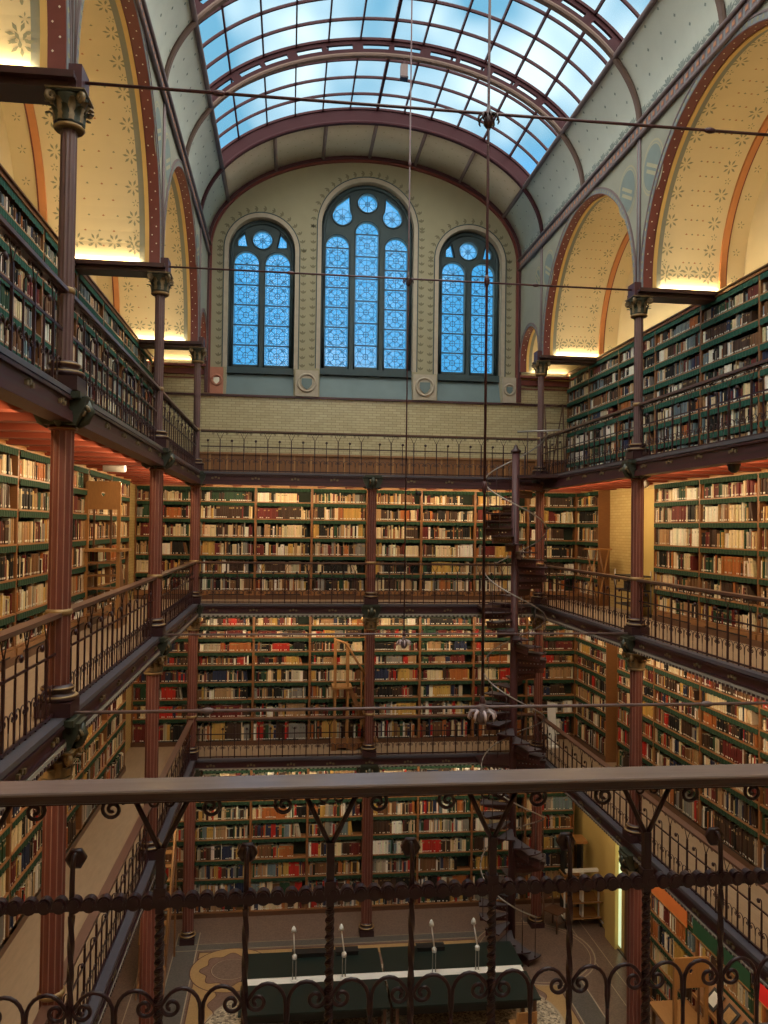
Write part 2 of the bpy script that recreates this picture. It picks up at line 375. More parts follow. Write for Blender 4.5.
for i,a in enumerate(WINS): winthing(i,*a)
# sloping sills and carved blocks
b=MB()
for c,h,z,s in WINS:
    zb=12.66; y0,y1=WB-.02,WB+.25
    b.add([(c-h-.05,y0,zb),(c+h+.05,y0,zb),(c+h+.05,y1,z-.02),(c-h-.05,y1,z-.02)],[(0,1,2,3)],'sill'); b.box(c-h-.05,c+h+.05,WB+.24,WB+.45,zb,z,'sill'); b.box(c-h-.05,c+h+.05,WB+.10,WB+.24,z-.12,z-.05,'winframe')
b.build('trim_4',kind='structure',label='sloping blue-grey sills below the arched windows')
sh=[(-2.0,-1.68,'pinkstone','red block with a carved shield at the corner under the two-light window','block'),
    (.12,.70,'stone','grey block with a carved wreath and shield between two window sills',''),
    (3.14,3.74,'stone','grey wreathed shield block beside the sill behind the hanging rod',''),
    (5.50,5.86,'stone','plain pale shield block in the corner next to the lit lunette','')]
for x0,x1,m,lab,_ in sh:
    cx=(x0+x1)/2; t=thing('carved_shield_block',lab,'stone block',(cx,WB,12.97),group=None)
    w=(x1-x0)/2; b=MB(); b.box(-w,w,-.10,0,-.32,.34,m); b.build('block',t)
    b=MB(); r=min(w*.75,.24); b.tube([(r*math.cos(a),-.11,.02+r*math.sin(a)) for a in [2*PI*k/24 for k in range(24)]],.03,m,6,closed=True)
    pts=[(-.6*r,.5*r+.02),(.6*r,.5*r+.02),(.6*r,-.1*r),(.3*r,-.5*r),(0,-.72*r),(-.3*r,-.5*r),(-.6*r,-.1*r)]
    b.plate(pts[::-1],[],XZ,-.13,-.10,'whitedot' if m=='pinkstone' else 'sill',m); b.build('shield',t)

# ------------------------------------------------------------------ nave walls (arcade), barrels, vault
ARC=[(19.47,.75,13.70),(YC[0]-BAY/2,2.50,13.60),(YC[1]-BAY/2,2.50,13.60),(YC[2]-BAY/2,2.50,13.60)]
def comb(top):
    o=[]; zb=13.45
    o.append((WB,zb))
    for (c,r,zs) in ARC:
        o.append((c+r,zb)); o += arc(c,zs,r,0,PI,16 if r<1 else 44); o.append((c-r,zb))
    o.append((WF,zb)); o += [(WF,top),(WB,top)]
    return o
for nm,x,sg in (('left',XL,-1),('right',XR,1)):
    b=MB(); xs=sorted((x,x+sg*.30)); b.plate(comb(16.4),[],YZ,xs[0],xs[1],'spandrel'); b.build('wall_nave_'+nm,kind='structure',label='spandrel wall above the arcade, %s side'%nm)
    b=MB(); xs=sorted((x+sg*.30,UPX[sg])); b.plate(comb(16.4),[],YZ,xs[0],xs[1],'cream'); b.build('ceiling_lunette_'+nm,kind='structure',label='cream barrel vaults over the aisle, %s side'%nm)
    b=MB()   # red arch soffits, border rings, ribs
    for (c,r,zs) in ARC:
        n=16 if r<1 else 60
        P=[(c+r*math.cos(PI*k/n),zs+r*math.sin(PI*k/n),math.cos(PI*k/n),math.sin(PI*k/n)) for k in range(n+1)]
        P=[(c+r,13.45,1,0)]+P+[(c-r,13.45,-1,0)]
        b.sweep(P,[(-.012,x+sg*.15),(.01,x+sg*.15),(.01,x-sg*.012),(-.012,x-sg*.012)],YZ,'archred')
        b.sweep(P,[(-.03,x+sg*.21),(.01,x+sg*.21),(.01,x+sg*.15),(-.03,x+sg*.15)],YZ,'goldline')
        wd=.085 if r>1 else .05
        b.sweep(P,[(.0,x-sg*.02),(wd,x-sg*.02),(wd,x+sg*.01),(.0,x+sg*.01)],YZ,'bluegrey')
        b.sweep(P,[(wd,x-sg*.03),(wd+.03,x-sg*.03),(wd+.03,x+sg*.01),(wd,x+sg*.01)],YZ,'mauve')
        if r>1:
            ox=UPX[sg]-sg*.46
            b.sweep(P,[(-.05,ox),(.01,ox),(.01,ox+sg*.10),(-.05,ox+sg*.10)],YZ,'orange')
            b.sweep(P,[(-.03,ox+sg*.10),(.01,ox+sg*.10),(.01,ox+sg*.13),(-.03,ox+sg*.13)],YZ,'archred')
    b.build('trim_arch_'+nm,kind='structure',label='red and ochre arch bands, %s arcade'%nm)
    b=MB()   # painted ornament on soffits, barrels and spandrels
    for (c,r,zs) in ARC:
        L=PI*r
        def put(xd,a,off=.004):
            rr=r-off; p=Vector((xd,c+rr*math.cos(a),zs+rr*math.sin(a))); return p,Vector((1,0,0)),Vector((0,-math.sin(a),math.cos(a)))
        def flower(xd,a,R,m,k=7,off=.004):
            p,e1,e2=put(xd,a,off)
            for q in range(k):
                t=2*PI*q/k+.3; u=e1*math.cos(t)+e2*math.sin(t); v=-e1*math.sin(t)+e2*math.cos(t)
                b.add([p+u*R*.25,p+u*R*.65+v*R*.14,p+u*R,p+u*R*.65-v*R*.14],[(0,1,2,3)],m)
        nd=int(L/.13)
        for k in range(nd):
            a=PI*(k+.5)/nd; p,e1,e2=put(x+sg*(.04 if k%2 else .105),a,.017)
            b.add([p+e1*.013,p+e2*.013,p-e1*.013,p-e2*.013],[(0,1,2,3)],'whitedot')
            p=Vector((x-sg*.024,c+(r+.043)*math.cos(a),zs+(r+.043)*math.sin(a))); e1=Vector((0,math.cos(a),math.sin(a))); e2=Vector((0,-math.sin(a),math.cos(a)))
            b.add([p+e1*.035,p+e2*.03,p-e1*.035,p-e2*.03],[(0,1,2,3)],'ornament')
        if r<1:
            for k in range(7): flower(x+sg*.6,PI*(k+.5)/7,.1,'ornament')
            continue
        nf=int(L/.46); xo=UPX[sg]-sg*.46; wd=abs(xo-x)
        for k in range(nf+1):
            a=PI*(k+.25)/(nf+.5)
            flower(x+sg*.38,a,.125,'ornament'); flower(xo-sg*.20,a,.125,'ornament'); 
            a2=a+.5*PI/(nf+.5)
            if k<nf: flower(x+sg*.35,a2,.06,'ornament',5); flower(xo-sg*.16,a2,.06,'ornament',5); flower(xo+sg*.28,a,.07,'ornament',5)
        for k in range(5):
            for aa in (.075,PI-.075): flower(x+sg*(.40+(wd-.55)*k/4),aa,.13,'ornament')
        for k in range(2*nf):
            a=PI*(k+.5)/(2*nf)
            for q,xd in enumerate([.66+(wd-.66-.38)*j/3 for j in range(4)]):
                p,e1,e2=put(x+sg*(xd+(.06 if k%2 else 0)-.03),a); R=.022
                b.add([p+e1*R,p+e2*R,p-e1*R,p-e2*R*.4],[(0,1,2,3)],'ornred' if (q+k)%2 else 'ornament')
    for y in YC[:3]:   # spandrel roundels and pilaster mouldings
        for s2 in (-1,1):
            if y==YC[0] and s2>0: cy,r0=y+.30,.22; 
            else: cy,r0=y+s2*.50,.40
            zc=15.42 if r0>.3 else 15.5
            for rr,m,off in ((r0,'plaster',.004),(r0-.03,'spandrel',.006),(r0-.06,'plaster',.008),(r0-.075,'roundgrey',.010)):
                b.add([(x-sg*off,cy+rr*math.cos(2*PI*k/32),zc+rr*1.15*math.sin(2*PI*k/32)) for k in range(32)],[tuple(range(32))],m)
            for dz in (-.10,.02):
                b.add([(x-sg*.012,cy-.2*r0/.36,zc+dz-.08),(x-sg*.012,cy-.17*r0/.36,zc+dz-.13),(x-sg*.012,cy+.2*r0/.36,zc+dz+.10),(x-sg*.012,cy+.17*r0/.36,zc+dz+.15)],[(0,1,2,3)],'plaster')
    b.build('trim_ornament_'+nm,kind='structure',label='painted stars, dots and roundels of the arcade, %s side'%nm)
    b=MB()
    for y in YC:
        for d in (-.045,.045): b.tube([(x-sg*.015,y+d,13.45),(x-sg*.015,y+d,16.2)],.018,'mauve',6)
        b.box(*sorted((x-sg*.02,x+sg*.01)),y-.025,y+.025,13.45,16.2,'bluegrey')
    # cornice: mauve meander band between two mouldings
    b.box(*sorted((x-sg*.03,x+sg*.05)),WF,WB,16.17,16.40,'bluegrey')
    b.tube([(x-sg*.04,WF,16.15),(x-sg*.04,WB,16.15)],.035,'mauve',8); b.tube([(x-sg*.05,WF,16.40),(x-sg*.05,WB,16.40)],.035,'mauve',8)
    y=4.
    while y<WB-.1:
        b.box(*sorted((x-sg*.036,x-sg*.02)),y,y+.10,16.20,16.36,'mauve'); b.box(*sorted((x-sg*.042,x-sg*.03)),y+.02,y+.08,16.25,16.31,'ornred'); y+=.16
    b.build('trim_cornice_'+nm,kind='structure')
# vault shell: coves each side of the skylight, plus the panelled end bay
def ell(th,d=0,a=4.05,bb=2.52): # th from vertical
    return (CX+(a+d)*math.sin(th), ZS+(bb+d)*math.cos(th))
TH=math.radians(61.8); HP=PI/2
def shell(b,t0,t1,y0,y1,n,m,d=0,th=.06):
    vs=[]
    for i in range(n+1):
        t=t0+(t1-t0)*i/n
        for dd in (d,d+th):
            x,z=ell(t,dd); vs += [(x,y0,z),(x,y1,z)]
    fs=[]
    for i in range(n):
        o=4*i; fs += [(o,o+4,o+5,o+1),(o+2,o+3,o+7,o+6),(o,o+2,o+6,o+4),(o+1,o+5,o+7,o+3)]
    fs += [(0,1,3,2),(4*n,4*n+2,4*n+3,4*n+1)]
    b.add(vs,fs,m,True)
b=MB()
shell(b,-HP,-TH,WF,WB,16,'cove'); shell(b,TH,HP,WF,WB,16,'cove'); b.build('ceiling_cove',kind='structure',label='pale grey painted coves of the barrel vault')
b=MB(); shell(b,-TH,TH,YC[0],WB,40,'endpanel'); b.build('ceiling_end_bay',kind='structure',label='beige panelled end of the vault above the windows')
b=MB()
yq=[YC[0]-.5*BAY*k for k in range(0,7)]
for sgn in (-1,1):
    for k in range(len(yq)+0):
        y1=yq[k]; y0=y1-.5*BAY
        if k==0: rng=[(YC[0],WB),(y0,y1)]
        else: rng=[(y0,y1)]
        for (a0,a1) in rng:
            ny=int((a1-a0)/.22)
            for i in range(ny):
                yy=a0+(a1-a0)*(i+.5)/ny
                for j,th in enumerate((.60,1.12,1.22,1.33,1.44)):
                    if j==0: continue
                    t=th if j!=4 else 1.50
                    if j==4 and i%2: big=.17
                    elif j==4: big=.10
                    else: big=.030
                    if j<4 and (i+j)%2: continue
                    x,z=ell(sgn*t,-.006); x2,z2=ell(sgn*(t+.01),-.006); e2=Vector((x-x2,0,z-z2)).normalized(); e1=Vector((0,1,0)); p=Vector((x,yy,z))
                    if big>.05:
                        for q in (-1.1,-.55,0,.55,1.1):
                            u=e2*math.cos(q)+e1*math.sin(q); v=-e2*math.sin(q)+e1*math.cos(q)
                            b.add([p,p+u*big*.6+v*big*.15,p+u*big*1.15,p+u*big*.6-v*big*.15],[(0,1,2,3)],'ornament2')
                    else: b.add([p+e1*big,p+e2*big,p-e1*big,p-e2*big],[(0,1,2,3)],'ornament2')
for i in range(8):
    for j in range(-9,10):
        x,z=ell(TH*(j+.5*(i%2))/10,-.006); x2,z2=ell(TH*(j+.5*(i%2))/10+.01,-.006); e=Vector((x2-x,0,z2-z)).normalized(); p=Vector((x,YC[0]+.25+i*.21,z)); e1=Vector((0,1,0))
        b.add([p+e1*.022,p+e*.022,p-e1*.022,p-e*.022],[(0,1,2,3)],'ornament')
b.build('trim_ornament_vault',kind='structure',label='small stencilled flowers on the vault coves')
# maroon band framing the end wall
b=MB()
P=[(CX-4.03,12.66,-1,0)]+[(CX+4.03*math.sin(t),ZS+2.50*math.cos(t),math.sin(t),math.cos(t)) for t in [-HP+PI*i/64 for i in range(65)]]+[(CX+4.03,12.66,1,0)]
b.sweep(P,[(-.10,WB-.08),(.0,WB-.08),(.0,WB+.02),(-.10,WB+.02)],XZ,'archred'); b.sweep(P,[(-.05,WB-.14),(.03,WB-.14),(.03,WB-.08),(-.05,WB-.08)],XZ,'maroon')
b.build('trim_5',kind='structure',label='dark red band framing the end wall')
# ribs
GL=.29
RY=[YC[0]-.5*BAY*k for k in range(0,8)]
SLOT=[(TH*2*(k+.5)/12-TH) for k in range(12)]
for k,y in enumerate(RY):
    nm=['at the panelled end of the skylight','one bay in from the panelled end','over the hanging ring nearer the windows','just before the near ring','over the near ring'][k] if k<5 else 'overhead, %s from the end wall'%ORD[k]
    t=thing('vault_rib','arched maroon steel rib %s'%nm,'steel rib',(CX,y,ZS),kind='thing')
    def loc(x,yy,z): return (x-CX,yy,z-ZS)
    b=MB()
    # slim lower member from cornice to cornice
    nn=80; P=[]
    for i in range(nn+1):
        th=-HP+PI*i/nn; x,z=ell(th,-.03); P.append((x-CX,z-ZS,math.sin(th),math.cos(th)))
    b.sweep(P,[(-.035,-.05),(.0,-.06),(.03,-.05),(.03,.05),(.0,.06),(-.035,.05)],XZ,'ribline' if k else 'ribpaint'); b.build('lower_flange',t)
    # upper web with slots
    b=MB(); o=[ell(-TH+2*TH*i/60,.0) for i in range(61)]+[ell(TH-2*TH*i/60,GL) for i in range(61)]
    o=[(x-CX,z-ZS) for x,z in o]; hs=[]
    if k:
        for q in range(-3,4):
            for dq in ((-.140,-.012),(.012,.140)):
                c0=q*.33; a0,a1=c0+dq[0],c0+dq[1]; m0,m1=.085,.175; rr=.045
                hl=[]
                for i in range(9):
                    th=a0+(a1-a0)*i/8; x,z=ell(th,m0); hl.append((x-CX,z-ZS))
                for i in range(9):
                    th=a1-(a1-a0)*i/8; x,z=ell(th,m1); hl.append((x-CX,z-ZS))
                if abs(a0)<TH-.04 and abs(a1)<TH-.04: hs.append(hl)
    b.plate(o,hs,XZ,-.03,.03,'ribpaint'); b.build('slotted_web',t)
    b=MB(); P=[]
    for i in range(61):
        th=-TH+2*TH*i/60; x,z=ell(th,GL-.02); P.append((x-CX,z-ZS,math.sin(th),math.cos(th)))
    b.sweep(P,[(-.02,-.06),(-.02,.06),(.03,.06),(.03,-.06)],XZ,'ribpaint'); b.build('upper_flange',t)
# end-bay panel ribs
b=MB()
for j in range(-3,4):
    th=math.asin(max(-1,min(1,j*1.19/4.05))); x,z=ell(th,-.02)
    b.tube([(x,YC[0],z),(x,WB-.05,z)],.045,'mauve',8)
for s in (-1,1):
    x,z=ell(s*TH,.10); b.tube([(x,WF,z),(x,WB,z)],.07,'ribpaint',8); x,z=ell(s*TH,-.02); b.tube([(x,WF,z),(x,WB,z)],.05,'mauve',8)
b.build('trim_6',kind='structure',label='longitudinal ribs along the skylight edges and end bay')
# skylight
sk=link('skylight_window',None,kind='structure',label='long curved glazed skylight')
TB=[math.asin(.595*j/4.05*1.0) if abs(j)<6 else math.copysign(TH,j) for j in range(-6,7)]
b=MB()
for j,th in enumerate(TB):
    x,z=ell(th,GL); r=.05 if j in (6,) else .026
    b.box(x-r*.6,x+r*.6,WF,YC[0],z-.05,z+.03,'ribpaint')
y=YC[0]; 
while y>2:
    P=[]
    for i in range(49):
        th=-TH+2*TH*i/48; x,z=ell(th,GL); P.append((x,z,math.sin(th),math.cos(th)))
    b.sweep(P,[(-.035,y-.018),(.02,y-.018),(.02,y+.018),(-.035,y+.018)],XZ,'ribpaint'); y-=BAY/8
b.build('glazing_bars',sk)
b=MB()
vs=[]
for i in range(49):
    th=-TH+2*TH*i/48; x,z=ell(th,GL+.005); vs += [(x,WF,z),(x,YC[0],z)]
b.add(vs,[(2*i,2*i+1,2*i+3,2*i+2) for i in range(48)],'glass',True); b.build('glass',sk)
# end closure above last glass
b=MB(); o=[ell(-TH+2*TH*i/40,.0) for i in range(41)]+[ell(TH-2*TH*i/40,GL+.05) for i in range(41)]
b.plate(o,[],XZ,YC[0]+.03,YC[0]+.06,'maroon'); b.build('ceiling_closure',kind='structure')

# ------------------------------------------------------------------ galleries
LV=['ground floor','first gallery','second gallery','top gallery']
for k in (1,2,3):
    z=G[k]; b=MB()
    rects=[(WL,XL+.02,WF,WB),(XR-.02,WR,WF,WB),(XL+.02,XR-.02,YC[0]-.02,WB)]
    if k<3: rects.append((XL+.02,XR-.02,WF,2.66))
    for x0,x1,y0,y1 in rects: b.box(x0,x1,y0,y1,z-.06,z,'planks')
    b.build('floor_gallery_%d'%k,kind='structure',label='plank floor of the %s'%LV[k])
    b=MB()
    for x0,x1 in ((WL,XL-.1),(XR+.1,WR)):
        b.box(x0,x1,2.5,WB,z-.075,z-.062,'redboard'); y=WB-.3
        while y>3: b.box(x0,x1,y-.09,y+.09,z-.275,z-.075,'redpaint'); y-=BAY/7
    b.box(XL-.1,XR+.1,YC[0]+.1,WB,z-.075,z-.062,'redboard')
    x=XL+.2
    while x<XR: b.box(x-.09,x+.09,YC[0]+.12,FB+.1,z-.275,z-.075,'redpaint'); x+=BAY/8
    b.build('ceiling_joists_%d'%k,kind='structure',label='red painted joists and boards under the %s'%LV[k])
    b=MB()
    def run(x0,y0,x1,y1,nx,ny):   # girder with kerb, web, dentil strip; nx,ny points to the open nave
        L=math.hypot(x1-x0,y1-y0); ux,uy=(x1-x0)/L,(y1-y0)/L
        def bx(a0,a1,n0,n1,z0,z1,m):
            P=[(x0+ux*a+nx*n,y0+uy*a+ny*n) for a,n in ((a0,n0),(a1,n0),(a1,n1),(a0,n1))]
            b.add([(px,py,z0) for px,py in P]+[(px,py,z1) for px,py in P],[(3,2,1,0),(4,5,6,7),(0,1,5,4),(1,2,6,5),(2,3,7,6),(3,0,4,7)],m)
        bx(0,L,-.015,.115,z-.04,z+.008,'slate'); bx(0,L,-.1,-.015,z-.05,z-.002,'planks'); bx(0,L,-.02,.09,z-.25,z-.05,'maroon'); bx(0,L,.09,.12,z-.085,z-.055,'iron')
        bx(0,L,.09,.12,z-.215,z-.185,'iron'); bx(0,L,-.08,.125,z-.285 if k!=1 else z-.24,z-.215 if k!=1 else z-.19,'dentil' if k!=3 else 'maroon')
        a=.45
        while a<L-.3:
            for da in (-.07,0,.07): bx(a+da-.022,a+da+.022,.09,.115,z-.165+(.02 if da==0 else 0),z-.125+(.02 if da==0 else 0),'leafgold')
            a+=BAY/6
        if k!=3:
            a=.03
            while a<L: bx(a,a+.05,.125,.135,z-(.282 if k!=1 else .237),z-(.25 if k!=1 else .215),'iron'); a+=.10
    run(XL,2.4,XL,YC[0],1,0); run(XR,YC[0],XR,2.4,-1,0); run(XL,YC[0],XR,YC[0],0,-1)
    if k<3: run(XR,2.62,XL,2.62,0,1)
    b.build('beam_gallery_%d'%k,kind='structure',label='maroon iron girder with grey kerb along the edge of the %s'%LV[k])
# wainscot at the back of the top gallery
b=MB(); z=G[3]; b.box(WL+.3,WR-.3,WB-.05,WB-.001,z,z+.60,'oak'); b.box(WL+.3,WR-.3,WB-.10,WB-.051,z+.57,z+.62,'oak_h'); b.box(WL+.3,WR-.3,WB-.08,WB-.051,z,z+.09,'oak')
x=WL+.4
while x<WR-.3: b.box(x-.02,x+.02,WB-.07,WB-.051,z+.09,z+.57,'oak_light'); x+=.42
b.build('baseboard_back',kind='structure',label='brown panelled wainscot along the back of the top gallery')
# cross beams on the capitals and lamps lighting the lunettes
AL=[]
def area(name,loc,rotm,sx,sy,pw,col,label=None):
    l=bpy.data.lights.new(name,'AREA'); l.shape='RECTANGLE'; l.size=sx; l.size_y=sy; l.energy=pw; l.color=col
    o=bpy.data.objects.new(name,l); COL.objects.link(o); o.location=loc; o.rotation_euler=rotm.to_euler(); return o
def aim(d,xaxis):  # area lights shine along local -Z
    z=-Vector(d).normalized(); x=Vector(xaxis).normalized(); y=z.cross(x).normalized(); x=y.cross(z)
    return Matrix((x,y,z)).transposed()
WARM=(1,.70,.38); GOLD=(1,.80,.47)
b=MB()
for y in YC:
    for x,xw,s in ((XL,WL,-1),(XR,WR,1)):
        x0,x1=sorted((x-s*.10,UPX[s])); b.box(x0,x1,y-.17,y+.17,13.35,13.43,'iron'); b.box(x0,x1,y-.25,y+.25,13.42,13.455,'iron'); b.box(x0,x1,y-.26,y-.245,13.41,13.475,'iron'); b.box(x0,x1,y+.245,y+.26,13.41,13.475,'iron')
        b.box(x-.14,x+.14,y-.14,y+.14,13.36,13.60,'maroon')
b.box(WL,XL,WB-.2,WB-.031,13.30,13.36,'archred'); b.box(XR,WR,WB-.2,WB-.031,13.30,13.36,'archred')
b.build('beam_aisle',kind='structure',label='dark beams from the capitals to the outer walls')
for y in YC:
    for x,s in ((XL,-1),(XR,1)):
        for d in (-1,1):
            if y==YC[0] and d>0: yy,pw=y+.215,2.5
            else: yy,pw=y+d*.217,12
            area('lunette_light',(x+s*.95,yy,13.475),aim((0,-d*.10,1),(1,0,0)),1.35,.03,pw,GOLD)
for x,s in ((XL,-1),(XR,1)): area('lunette_light',(x+s*.85,WB-.24,13.38),aim((0,.1,1),(1,0,0)),1.2,.05,7,GOLD)
for x,s in ((FL,-1),(FR,1)):   # strips on top of the tall cases of the top gallery
    for c,r,zs in ARC[1:3]: area('case_top_light',(x+s*.12,c,13.60),aim((s*.35,0,1),(0,1,0)),3.6,.05,10,GOLD)

# ------------------------------------------------------------------ columns
def capital_mb(r,h,m1,m2,gold='gold'):
    b=MB(); b.lathe([(r*1.15,0),(r*1.3,.02),(r*1.15,.04),(r*1.0,.05),(r*1.05,h*.5),(r*1.45,h*.85),(r*1.5,h*.88)],(0,0,0),m1,16)
    b.lathe([(r*1.18,0),(r*1.32,.02),(r*1.18,.04)],(0,0,0),gold,16)
    for row,(z0,hh,nn,off) in enumerate(((.05,h*.45,8,0),(.06,h*.68,8,PI/8))):
        for k in range(nn):
            a=2*PI*k/nn+off; u=Vector((math.cos(a),math.sin(a),0)); v=Vector((-math.sin(a),math.cos(a),0)); vs=[]
            for i in range(6):
                t=i/5; rad=r*(1.14+.34*t*t+1.0*max(0,t-.6)); zz=z0+hh*(t if t<.85 else .85-(t-.85)*.6); w=r*.38*(1-.55*t)*(1+.25*(i%2))
                vs += [u*rad+v*w+Vector((0,0,zz)),u*(rad+.018)+Vector((0,0,zz)),u*rad-v*w+Vector((0,0,zz))]
            b.add(vs,[(3*i+j,3*i+j+1,3*i+j+4,3*i+j+3) for i in range(5) for j in range(2)],m2 if row else m1,True)
    for k in range(4):
        a=PI/4+k*PI/2; u=Vector((math.cos(a),math.sin(a),0)); P=[]
        for i in range(14):
            t=i/13*2.6*PI; rr=.50*r*(1-i/16); P.append(u*(r*1.75-rr*math.cos(t)*1.0)+Vector((0,0,h*.74+rr*math.sin(t))))
        b.tube(P,.022*(r/.1),m2,6)
    b.box(-r*1.5,r*1.5,-r*1.5,r*1.5,h*.9,h,m1); b.box(-r*1.62,r*1.62,-r*1.62,r*1.62,h*.94,h*.98,m2)
    return b
CAPU=capital_mb(.110,.34,'leaf','leafgold').mesh('capital'); CAPL=capital_mb(.115,.30,'leafgold','gold').mesh('capital')
def bracket_mb():
    b=MB(); b.plate([(-.14,0),(.14,0),(.22,.16),(.24,.26),(-.24,.26),(-.22,.16)],[],XZ,-.14,.14,'leaf')
    b.box(-.20,.20,-.20,.20,.24,.30,'leaf')
    for sx,sy in ((1,0),(-1,0),(0,1),(0,-1)):
        for sv in (-1,1):
            P=[]
            for i in range(12):
                t=i/11*2.2*PI; rr=.075*(1-i/14); d=.19+rr*math.cos(t)*.8; zz=.13+rr*math.sin(t); P.append((sx*d+(sy!=0)*sv*.07,sy*d+(sx!=0)*sv*.07,zz))
            b.tube(P,.018,'leafgold',6)
        b.tube([(sx*.13,sy*.13,0),(sx*.2,sy*.2,.05),(sx*.24,sy*.24,.14),(sx*.21,sy*.21,.24)],[.03,.045,.05,.03],'leaf',8)
    return b
BRK=bracket_mb().mesh('bracket')
def base_mb(r,sq,h0,gold='gold'):
    b=MB(); b.box(-sq,sq,-sq,sq,0,h0,'iron'); b.lathe([(r*1.55,h0),(r*1.75,h0+.02),(r*1.75,h0+.045),(r*1.3,h0+.06),(r*1.2,h0+.085),(r*1.4,h0+.10),(r*1.4,h0+.125),(r*1.1,h0+.15)],(0,0,0),'iron',20)
    b.lathe([(r*1.70,h0+.035),(r*1.78,h0+.045),(r*1.70,h0+.055)],(0,0,0),gold,20); b.lathe([(r*1.38,h0+.11),(r*1.46,h0+.12),(r*1.38,h0+.13)],(0,0,0),gold,20)
    return b
BASE=base_mb(.105,.16,.13).mesh('base')
def shaft_mb(r,L,m,ring=None,stripe='stripe'):
    b=MB(); b.lathe([(r,0),(r,L)],(0,0,0),m,24,.09,False)
    for k in range(12):
        a=2*PI*(k+.0)/12+PI/12*0; x,y=r*.995*math.cos(a),r*.995*math.sin(a); tx,ty=-math.sin(a)*.004,math.cos(a)*.004
        b.add([(x-tx,y-ty,0),(x+tx,y+ty,0),(x+tx,y+ty,L),(x-tx,y-ty,L)],[(0,1,2,3)],stripe)
    if ring: b.lathe([(r,ring-.03),(r*1.16,ring-.015),(r*1.16,ring+.015),(r,ring+.03)],(0,0,0),'gold',20)
    return b
b=MB(); b.lathe([(.105,0),(.125,.012),(.125,.03),(.11,.05)],(0,0,0),'shaft',20); b.lathe([(.122,.014),(.13,.02),(.122,.028)],(0,0,0),'gold',20); RING=b.mesh('ring')
SH={}
def shaft(key,*a):
    if key not in SH: SH[key]=shaft_mb(*a).mesh('shaft')
    return SH[key]
cols=[(XL,YC[0],'at the far corner nearest the two-light window',3),(XL,YC[1],'midway along the left gallery beneath the second tie rod',3),(XL,YC[2],'big and near on the left, carrying the first tie rod',3),
      (XR,YC[0],'in the far corner right behind the spiral stair',3),(XR,YC[1],'midway along the right gallery carrying the second tie rod',3),(XR,YC[2],'on the right carrying the near tie rod end',3),
      (CX,YC[0],'in the middle of the back galleries',2)]
for x,y,d,top in cols:
    t=thing('cast_iron_column','fluted dark red iron column '+d,'column',(x,y,0),group=None,kind='thing')
    # ground storey
    link('base',BASE,t); link('shaft',shaft('g',.125,3.06,'shaft'),t,(0,0,.27)); link('capital',CAPL,t,(0,0,3.32)); link('bracket',BRK,t,(0,0,3.60))
    for k in (1,2):
        z=G[k]; H=G[k+1]-z
        link('base',BASE,t,(0,0,z+.01)); link('shaft',shaft('s%d'%k,.105,H-(.86 if k==1 else .58),'shaft',RAILH-.27),t,(0,0,z+.27))
        if k==1: link('capital',CAPL,t,(0,0,z+H-.60))
        else: link('ring',RING,t,(0,0,z+H-.36))
        link('bracket',BRK,t,(0,0,z+H-.31))
    if top==3:
        z=G[3]; link('base',BASE,t,(0,0,z+.01)); link('shaft',shaft('t',.076,13.04-z-.27,'shaft_up',RAILH-.27,'mauve'),t,(0,0,z+.27)); link('capital',CAPU,t,(0,0,13.03))

# ------------------------------------------------------------------ tie rods and hanging rods
M['palemauve']=mat('pale_mauve_enamel',(.50,.40,.43),.4)
M['riser']=mat('maroon_step_paint',(.085,.028,.030),.5)
def rod(name,label,cat,p0,p1,r,m,knobs=()):
    t=thing(name,label,cat,p0); p0=Vector(p0);p1=Vector(p1); b=MB(); b.tube([(0,0,0),p1-p0],r,m,8); b.build('rod',t)
    for f in knobs:
        c=(p1-p0)*f; b=MB(); d=(p1-p0).normalized(); b.tube([c-d*.06,c-d*.03,c,c+d*.03,c+d*.06],[r*1.05,r*1.7,r*2.0,r*1.7,r*1.05],m,10); b.build('coupling',t)
    return t
for i,(y,z,lab) in enumerate(((YC[2],ZT,'dark iron tie rod crossing the skylight, highest and nearest'),(YC[1],ZT,'thin iron tie rod crossing in front of the arched windows'),
      (YC[2],G[2]+.02,'pale pinkish tie rod low across the hall, nearer of the low pair'),(YC[1],G[2]+.02,'thin pinkish tie rod at second gallery floor level, farther of the low pair'))):
    rod('tie_rod',lab,'tie rod',(XL+.12,y,z),(XR-.12,y,z),.016 if z>10 else .016,'maroon' if z>10 else 'mauve',(.16,.5,.80) if i%2==0 else (.25,.78))
def rosette(name,label,x,y,z,R,light):
    t=thing(name,label,'rod fitting',(x,y,z)); b=MB(); m='iron_dark' if not light else 'mauve'
    b.lathe([(R*.2,-.10),(R*.5,-.06),(R*.45,.0),(R*.25,.06),(R*.12,.16)],(0,0,0),m,12); b.build('hub',t)
    for k in range(8):
        a=2*PI*k/8; b=MB(); u=Vector((math.cos(a),math.sin(a),0))
        P=[u*(R*.25)+Vector((0,0,.01)),u*(R*.6)+Vector((0,0,.04)),u*R*.92+Vector((0,0,.02)),u*R*1.02+Vector((0,0,-.025)),u*R*.9+Vector((0,0,-.05))]
        b.tube(P,[q_*R/.16 for q_ in (.011,.016,.018,.016,.008)],m if not light else 'palemauve',8); b.build('petal' ,t)
rod('hanging_rod','long maroon rod hanging from the skylight through the dark scrolled ring','hanging rod',(CX,YC[2],18.9),(CX,YC[2],G[2]-.1),.014,'maroon',(.62,.80,.985))
rod('hanging_rod','thin rod hanging in front of the middle arched window','hanging rod',(CX,YC[1],18.85),(CX,YC[1],G[2]-.1),.012,'maroon',(.3,.99))
rosette('rod_ring','dark scrolled iron ring where the near rod crosses the highest tie rod',CX,YC[2],ZT-.05,.105,False)
